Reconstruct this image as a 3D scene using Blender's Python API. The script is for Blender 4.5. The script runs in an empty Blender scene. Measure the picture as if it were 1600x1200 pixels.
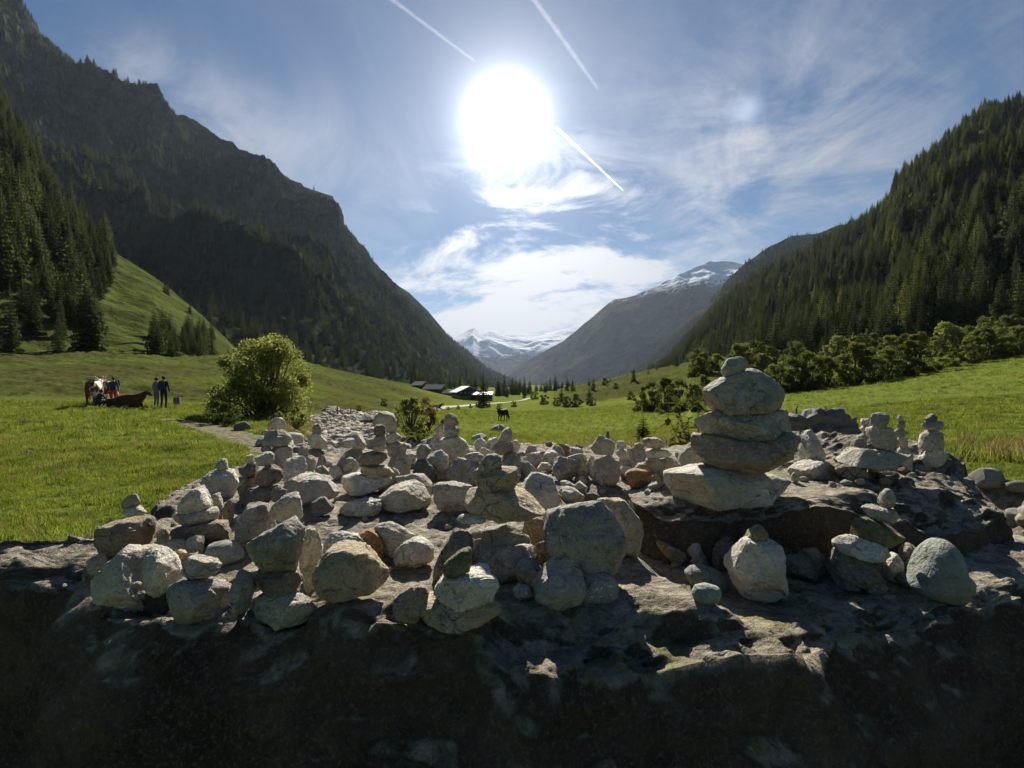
HAZE = 2.1e-5; EXPO = 1.0
import bpy, bmesh, math, random
import numpy as np
from mathutils import Vector
from mathutils.bvhtree import BVHTree
random.seed(7); rng = np.random.default_rng(7)
SC = bpy.context.scene; COL = SC.collection
CAMZ, F = 1.35, 800.0            # eye height; focal length in photo pixels (1600 wide)
def at(px, py, d): return Vector(((px-800)/F*d, d, CAMZ+(600-py)/F*d))
SUN_DIR = Vector((math.sin(math.radians(-.7))*math.cos(math.radians(33)), math.cos(math.radians(33)), math.sin(math.radians(33))))
HALO = Vector(((790-800)/F, 1.0, (600-188)/F)).normalized()   # the burnt-out veil round it, as the lens shows it
# ---------------------------------------------------------------- tagging
def tag(o, label=None, cat=None, group=None, kind=None):
    if label: o['label'] = label
    if cat: o['category'] = cat
    if group: o['group'] = group
    if kind: o['kind'] = kind
    return o
def empty(name, loc, rz=0, scale=1):
    o = bpy.data.objects.new(name, None); COL.objects.link(o)
    o.location = loc; o.rotation_euler = (0, 0, rz); o.scale = (scale,)*3
    o.empty_display_size = 0.1
    return o
def mesh_np(name, V, Fc, mats=(), smooth=True, parent=None, attrs=None, midx=None):
    V = np.asarray(V, dtype=np.float32)
    me = bpy.data.meshes.new(name)
    if isinstance(Fc, np.ndarray):
        n, k = Fc.shape
        me.vertices.add(len(V)); me.vertices.foreach_set('co', V.ravel())
        me.loops.add(n*k); me.loops.foreach_set('vertex_index', Fc.astype(np.int32).ravel())
        me.polygons.add(n); me.polygons.foreach_set('loop_start', np.arange(0, n*k, k, dtype=np.int32))
        me.update(calc_edges=True)
    else:
        me.from_pydata([tuple(v) for v in V], [], Fc)
    if smooth: me.polygons.foreach_set('use_smooth', np.ones(len(me.polygons), dtype=bool))
    for m in mats: me.materials.append(m)
    if midx is not None: me.polygons.foreach_set('material_index', np.asarray(midx, dtype=np.int32))
    for k, a in (attrs or {}).items():
        at_ = me.attributes.new(k, 'FLOAT', 'POINT'); at_.data.foreach_set('value', np.asarray(a, dtype=np.float32))
    me.validate(); me.update()
    o = bpy.data.objects.new(name, me); COL.objects.link(o)
    if parent: o.parent = parent
    return o
def inst(name, src, parent=None, loc=(0,0,0), rz=0, scale=1):
    o = bpy.data.objects.new(name, src.data); COL.objects.link(o)
    if parent: o.parent = parent
    o.location = loc; o.rotation_euler = (0, 0, rz)
    o.scale = (scale,)*3 if not isinstance(scale, (tuple, list)) else scale
    return o
def grid_faces(nu, nv, wrap=False):
    i = np.arange(nu if wrap else nu-1)[:, None]; j = np.arange(nv-1)[None, :]
    i2 = (i+1) % nu
    a = i*nv+j; b = i2*nv+j; c = i2*nv+j+1; d = i*nv+j+1
    return np.stack([a, b, c, d], -1).reshape(-1, 4)
# ---------------------------------------------------------------- noise
def _h(ix, iy, iz, s):
    n = (ix*374761393 + iy*668265263 + iz*2147483647*3 + s*1274126177) & 0xFFFFFFFF
    n = ((n ^ (n >> 13))*1274126177) & 0xFFFFFFFF
    n = (n ^ (n >> 16)); n = (n*2246822519) & 0xFFFFFFFF; n ^= n >> 15
    return (n & 0xFFFFFF)/float(0xFFFFFF)*2-1
def vnoise(P, s=0):
    P = np.asarray(P, dtype=np.float64); I = np.floor(P).astype(np.int64); f = P-I
    u = f*f*f*(f*(f*6-15)+10); r = 0
    for dx in (0, 1):
        wx = u[..., 0] if dx else 1-u[..., 0]
        for dy in (0, 1):
            wy = u[..., 1] if dy else 1-u[..., 1]
            for dz in (0, 1):
                wz = u[..., 2] if dz else 1-u[..., 2]
                r = r + wx*wy*wz*_h(I[..., 0]+dx, I[..., 1]+dy, I[..., 2]+dz, s)
    return r
def fbm(P, sc, oct=4, s=0, gain=.5, ridged=False):
    P = np.asarray(P, dtype=np.float64)/sc; a, t, r = 1.0, 0.0, 0
    rot = np.array([[.8, .6, 0], [-.6, .8, 0], [0, 0, 1.0]]); rot2 = np.array([[1, 0, 0], [0, .8, .6], [0, -.6, .8]])
    for k in range(oct):
        n = vnoise(P+k*17.3, s+k)
        if ridged: n = 1-2*np.abs(n)
        r = r+a*n; t += a; a *= gain; P = (P@rot@rot2)*2.03
    return r/t
def P3(x, y, z=0): return np.stack(np.broadcast_arrays(x, y, z), -1)
def sstep(a, b, x): t = np.clip((x-a)/(b-a), 0, 1); return t*t*(3-2*t)
# ---------------------------------------------------------------- materials
class NT:
    def __init__(s, name, world=False):
        if world:
            s.m = bpy.data.worlds.new(name); s.m.use_nodes = True
        else:
            s.m = bpy.data.materials.new(name); s.m.use_nodes = True
        s.t = s.m.node_tree; s.t.nodes.clear()
    def n(s, typ, ins=None, **kw):
        nd = s.t.nodes.new(typ)
        for k, v in kw.items(): setattr(nd, k, v)
        for k, v in (ins or {}).items(): s.put(nd.inputs[k], v)
        return nd
    def put(s, sock, v):
        if isinstance(v, bpy.types.NodeSocket): s.t.links.new(v, sock)
        elif isinstance(v, bpy.types.Node): s.t.links.new(v.outputs[0], sock)
        else:
            if sock.type == 'RGBA' and len(v) == 3: v = (*v, 1)
            sock.default_value = v
    def math(s, op, a, b=0, c=0, clamp=False):
        nd = s.n('ShaderNodeMath', operation=op, use_clamp=clamp)
        s.put(nd.inputs[0], a); s.put(nd.inputs[1], b)
        if op in ('MULTIPLY_ADD', 'SMOOTH_MIN', 'SMOOTH_MAX'): s.put(nd.inputs[2], c)
        return nd.outputs[0]
    def ramp(s, v, a, b, lo=0, hi=1):
        nd = s.n('ShaderNodeMapRange', interpolation_type='SMOOTHSTEP')
        s.put(nd.inputs[0], v); s.put(nd.inputs[1], a); s.put(nd.inputs[2], b); s.put(nd.inputs[3], lo); s.put(nd.inputs[4], hi)
        return nd.outputs[0]
    def mix(s, f, a, b, mode='MIX'):
        nd = s.n('ShaderNodeMix', data_type='RGBA', blend_type=mode)
        s.put(nd.inputs[0], f); s.put(nd.inputs[6], a); s.put(nd.inputs[7], b); return nd.outputs[2]
    def noise(s, vec, scale, detail=4, rough=.55, w=None, dist=0):
        nd = s.n('ShaderNodeTexNoise', noise_dimensions='4D' if w is not None else '3D')
        s.put(nd.inputs['Vector'], vec); nd.inputs['Scale'].default_value = scale
        nd.inputs['Detail'].default_value = detail; nd.inputs['Roughness'].default_value = rough
        nd.inputs['Distortion'].default_value = dist
        if w is not None: s.put(nd.inputs['W'], w)
        return nd.outputs[0]
    def bump(s, h, strength, dist, prev=None):
        nd = s.n('ShaderNodeBump'); s.put(nd.inputs['Height'], h)
        nd.inputs['Strength'].default_value = strength; nd.inputs['Distance'].default_value = dist
        if prev is not None: s.put(nd.inputs['Normal'], prev)
        return nd.outputs[0]
    def pbr(s, col, rough=.9, normal=None, spec=.25, **kw):
        b = s.n('ShaderNodeBsdfPrincipled'); s.put(b.inputs['Base Color'], col); s.put(b.inputs['Roughness'], rough)
        s.put(b.inputs['Specular IOR Level'], spec)
        if normal is not None: s.put(b.inputs['Normal'], normal)
        for k, v in kw.items(): s.put(b.inputs[k.replace('_', ' ')], v)
        o = s.n('ShaderNodeOutputMaterial'); s.t.links.new(b.outputs[0], o.inputs[0]); return b
    def out(s, sh):
        o = s.n('ShaderNodeOutputMaterial'); s.put(o.inputs[0], sh); return s.m
def mat_plain(name, col, rough=.8, var=.15, scale=8, spec=.25, **kw):
    t = NT(name); tc = t.n('ShaderNodeTexCoord')
    n = t.noise(tc.outputs['Object'], scale, 4)
    c = t.mix(n, [x*(1-var) for x in col], [min(1, x*(1+var)) for x in col])
    t.pbr(c, rough, spec=spec, **kw); return t.m
def mat_stone(name, a, b, stain, speck=.35, band=.0, bumpy=1.0, lich=.15):
    """a / b main tones, stain = patches of another tone; 4D noise offset by the object's own random number"""
    a, b, stain = [tuple(x*y for x, y in zip(c, (1.13, 1.09, .99))) for c in (a, b, stain)]
    t = NT(name); tc = t.n('ShaderNodeTexCoord'); oi = t.n('ShaderNodeObjectInfo')
    v = tc.outputs['Object']; w = t.math('MULTIPLY', oi.outputs['Random'], 40)
    big = t.noise(v, 9, 5, .6, w); fine = t.noise(v, 160, 3, .7, w); mid = t.noise(v, 38, 5, .65, w, .5)
    vor = t.n('ShaderNodeTexVoronoi', {'Scale': 210.0}); t.put(vor.inputs['Vector'], v)
    col = t.mix(t.ramp(big, .35, .65), a, b)
    col = t.mix(t.ramp(t.noise(v, 6, 4, .6, t.math('ADD', w, 9)), .52, .68), col, stain)
    # layered bands, tilted
    mp = t.n('ShaderNodeMapping'); t.put(mp.inputs[0], v); mp.inputs['Rotation'].default_value = (.35, .2, 0); mp.inputs['Scale'].default_value = (4, 4, 60)
    bd = t.noise(mp.outputs[0], 1.0, 4, .6, w)
    col = t.mix(t.math('MULTIPLY', t.ramp(bd, .5, .66), band), col, [x*.55 for x in a])
    col = t.mix(t.math('MULTIPLY', t.ramp(vor.outputs['Distance'], .28, .12), speck), col, (.05, .048, .045))
    col = t.mix(t.math('MULTIPLY', t.ramp(fine, .52, .66), speck), col, (.75, .73, .68))
    col = t.mix(t.math('MULTIPLY', t.ramp(mid, .50, .64), .6), col, [x*.5 for x in a])
    lc = t.ramp(t.noise(v, 26, 6, .7, t.math('ADD', w, 3)), .6, .68)
    col = t.mix(t.math('MULTIPLY', lc, lich), col, (.42, .42, .2))
    dv = t.n('ShaderNodeVectorMath', {0: v, 1: t.n('ShaderNodeVectorMath', {0: (.06, .06, .06), 1: t.n('ShaderNodeTexNoise', {'Vector': v, 'Scale': 12.0}).outputs['Color']}, operation='MULTIPLY').outputs[0]}, operation='ADD').outputs[0]
    ck = t.n('ShaderNodeTexVoronoi', {'Vector': dv, 'Scale': 11.0}, feature='DISTANCE_TO_EDGE'); crack = t.math('MULTIPLY', t.ramp(ck.outputs['Distance'], .035, .0), t.ramp(t.noise(v, 10, 3, .6, t.math('ADD', w, 5)), .50, .58))
    col = t.mix(t.math('MULTIPLY', crack, .4), col, [x*.3 for x in a])
    rnd = t.n('ShaderNodeHueSaturation', {'Color': col}); t.put(rnd.inputs['Value'], t.math('MULTIPLY_ADD', oi.outputs['Random'], .4, .85))
    h = t.math('ADD', t.math('MULTIPLY', mid, 1.0), t.math('MULTIPLY', fine, .35))
    h = t.math('ADD', h, t.math('MULTIPLY', bd, band*1.6)); h = t.math('ADD', h, t.math('MULTIPLY', crack, -.5))
    nm = t.bump(h, 1.0*bumpy, .018)
    nm = t.bump(t.noise(v, 22, 6, .65, w), 1.0*bumpy, .045, nm)
    t.pbr(rnd.outputs[0], .85, nm, .3); return t.m
MS = {
 'pale':  mat_stone('stone_pale', (.64,.60,.52), (.43,.40,.34), (.50,.42,.29), .5, .4),
 'white': mat_stone('stone_white', (.76,.73,.65), (.55,.52,.45), (.54,.46,.33), .35, .25),
 'grey':  mat_stone('stone_grey', (.52,.485,.42), (.34,.315,.265), (.44,.37,.27), .6, .45),
 'speck': mat_stone('stone_speckled', (.34,.34,.32), (.27,.27,.26), (.3,.3,.28), 1.0, 0),
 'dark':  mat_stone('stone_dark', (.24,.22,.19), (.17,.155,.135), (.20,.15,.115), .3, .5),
 'green': mat_stone('stone_green', (.24,.26,.235), (.17,.19,.17), (.22,.24,.2), .2, .25, .6),
 'ochre': mat_stone('stone_ochre', (.54,.43,.26), (.44,.37,.26), (.48,.42,.30), .3, .2),
 'brown': mat_stone('stone_brown', (.36,.28,.20), (.29,.235,.175), (.25,.18,.13), .35, .3),
 'rust':  mat_stone('stone_rust', (.43,.22,.08), (.33,.19,.09), (.3,.25,.16), .2, .2),
 'moss':  mat_stone('stone_moss', (.33,.30,.16), (.24,.22,.15), (.36,.33,.14), .3, .5, 1.2, .7),
}
# ---------------------------------------------------------------- ground height
DEP = np.array([.5, 3, 6, 10, 16, 20, 28, 40, 66, 100, 160, 220, 300, 400, 800, 2000, 5000, 12000.])
TAB = {
 -800: [0,0,0,0,0,0,.1,.8,3,7,16,24,30,30,30,30,30,30],
 0:    [0,0,0,0,0,0,.02,.75,3,6.5,14,20,26,26,26,20,10,0],
 200:  [0,0,0,0,0,0,.0,.6,2.5,6,12,18,22,20,18,12,6,0],
 330:  [0,0,0,0,-.02,-.05,-.15,.2,1.7,4.5,10,15,18,16,14,8,2,0],
 440:  [0,0,0,0,-.1,-.2,-.4,-.4,.6,3,8,13,14,12,10,4,0,-6],
 560:  [0,0,0,0,-.2,-.4,-.7,-1.1,-1.4,-1.2,1.2,4.5,6,5,2,0,-6,-10],
 640:  [0,0,0,0,-.35,-.65,-1.1,-1.6,-2.5,-3,-2.6,-1.0,.5,1,-2,-4,-8,-12],
 720:  [0,0,0,0,-.55,-.9,-1.4,-2.1,-3.1,-4,-5,-5.5,-5.2,-4.5,-5,-7,-10,-12],
 800:  [0,0,0,0,-.6,-.95,-1.5,-2.3,-3.4,-4.4,-5.6,-6.3,-7,-7.5,-9,-12,-12,-12],
 900:  [0,0,0,0,-.6,-.95,-1.5,-2.2,-3.2,-4.1,-4.8,-3.6,-.3,-1.5,-6,-12,-12,-12],
 1000: [0,0,0,0,-.5,-.9,-1.3,-1.9,-2.6,-3.1,-1.5,3.4,8.2,8.5,4,-4,-12,-12],
 1100: [0,0,0,0,-.35,-.65,-.9,-1.2,-1.2,.2,5.5,11.5,15,14,10,0,-10,-12],
 1250: [0,0,0,0,-.2,-.45,-.5,-.15,.5,3,9,15,18,18,15,5,-5,-12],
 1400: [0,0,0,0,-.1,-.25,-.1,.5,2.0,4.6,10,15,18,18,15,5,-5,-12],
 1600: [0,0,0,0,-.05,-.1,.35,1.4,4.4,8.4,14,18,20,20,15,5,-5,-12],
 2400: [0,0,0,0,0,.2,1.2,3.2,8,14,24,32,36,36,30,15,0,-12]}
_ca = np.array(sorted(TAB)); _tv = np.array([TAB[k] for k in _ca], float)
LA = np.linspace(-800, 2400, 321); LD = np.linspace(math.log(.5), math.log(12000), 220)
_t1 = np.array([np.interp(LD, np.log(DEP), r) for r in _tv])
_t2 = np.array([np.interp(LA, _ca, _t1[:, j]) for j in range(len(LD))]).T
def _blur(A, k, ax):
    w = np.exp(-np.linspace(-2, 2, 2*k+1)**2); w /= w.sum()
    return np.apply_along_axis(lambda r: np.convolve(np.pad(r, k, mode='edge'), w, 'valid'), ax, A)
GT = _blur(_blur(_t2, 4, 1), 4, 0)
CH = np.array([(-14,46),(-12,40),(-8.9,28),(-6.9,20),(-5.6,16),(-3.9,13),(-2.3,11.2),(-.6,10),(1.2,9.3),(3.5,8.2),(5.0,6.6),(5.2,5.0),(4.7,3.7),(4.3,2.5),(3.7,1.2),(3.4,-2),(3.0,-8)])
CHW = np.array([1.9,1.8,1.7,1.6,1.7,1.9,1.9,1.8,1.9,2.0,2.0,1.9,1.7,1.5,1.4,1.4,1.5])
CHD = np.array([.25,.25,.3,.4,.5,.6,.7,.75,.8,.8,.8,.75,.7,.65,.6,.6,.6])
def channel(x, y):
    """distance to the stream's centre line over its half width, and its depth there"""
    best = np.full(np.shape(x), 9e9); dep = np.zeros(np.shape(x))
    for k in range(len(CH)-1):
        a, b = CH[k], CH[k+1]; ab = b-a; L = ab@ab
        t = np.clip(((x-a[0])*ab[0]+(y-a[1])*ab[1])/L, 0, 1)
        w = CHW[k]*(1-t)+CHW[k+1]*t
        d = np.hypot(x-a[0]-t*ab[0], y-a[1]-t*ab[1])/w
        m = d < best; best = np.where(m, d, best); dep = np.where(m, CHD[k]*(1-t)+CHD[k+1]*t, dep)
    return best, dep
def rough_mask(x, y):
    r = np.hypot(x, y); d = np.maximum(y, .35*r); a = x/np.maximum(d, .01)*800+800
    L = sstep(30, 38, d+2.5*fbm(P3(x, y), 9, 2, 3))*(1-sstep(600, 720, a+40*fbm(P3(x, y), 30, 2, 4)))
    L2 = sstep(120, 160, d)*sstep(840, 900, a)
    L3 = sstep(105, 125, d)*sstep(1000, 1100, a)
    return np.clip(np.maximum(np.maximum(L, L2), L3)*sstep(0, 1, y), 0, 1)
def ground(x, y, detail=True):
    x = np.asarray(x, float); y = np.asarray(y, float)
    r = np.hypot(x, y); d = np.maximum(np.maximum(y, .35*r), .5)
    a = np.clip(x/d*800+800, -800, 2400)
    fi = (a+800)/3200*(len(LA)-1); fj = (np.log(d)-LD[0])/(LD[-1]-LD[0])*(len(LD)-1); fj = np.clip(fj, 0, len(LD)-1.001); fi = np.clip(fi, 0, len(LA)-1.001)
    i = fi.astype(int); j = fj.astype(int); u = fi-i; v = fj-j
    z = GT[i, j]*(1-u)*(1-v)+GT[i+1, j]*u*(1-v)+GT[i, j+1]*(1-u)*v+GT[i+1, j+1]*u*v
    z = np.where(y < 0, z*np.clip(1+y/20, 0, 1), z)
    c, dep = channel(x, y)
    if detail:
        p = P3(x, y); far = sstep(20, 120, d); rm = rough_mask(x, y)
        z = z+.08*fbm(p, 1.9, 5, 11, .6)*(1-far)+.22*far*fbm(p, 22, 3, 12)*sstep(2500, 800, d)
        z = z+rm*(.42+.9*sstep(60, 200, d))*fbm(p, 3.2+0, 4, 13, .6, True)*sstep(3000, 1000, d)
        c = c+.22*fbm(p, 1.1, 3, 15)
    z = z-dep*(1-sstep(.55, 1.0, c))
    if detail: z = z+.07*fbm(p, .5, 3, 16)*(1-sstep(.7, 1.1, c))
    return z
def ground1(x, y): return float(ground(np.array([x]), np.array([y]))[0])
def hit_ground(px, py, d0=4, d1=3000):
    """the point where the view line through a photo pixel first meets the terrain"""
    d = np.exp(np.linspace(math.log(d0), math.log(d1), 3000))
    x = (px-800)/F*d; z = CAMZ+(600-py)/F*d; g = ground(x, d)
    k = np.nonzero(z <= g)[0]
    if len(k) == 0: return None
    k = k[0]; return Vector((x[k], d[k], float(g[k])))
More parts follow.
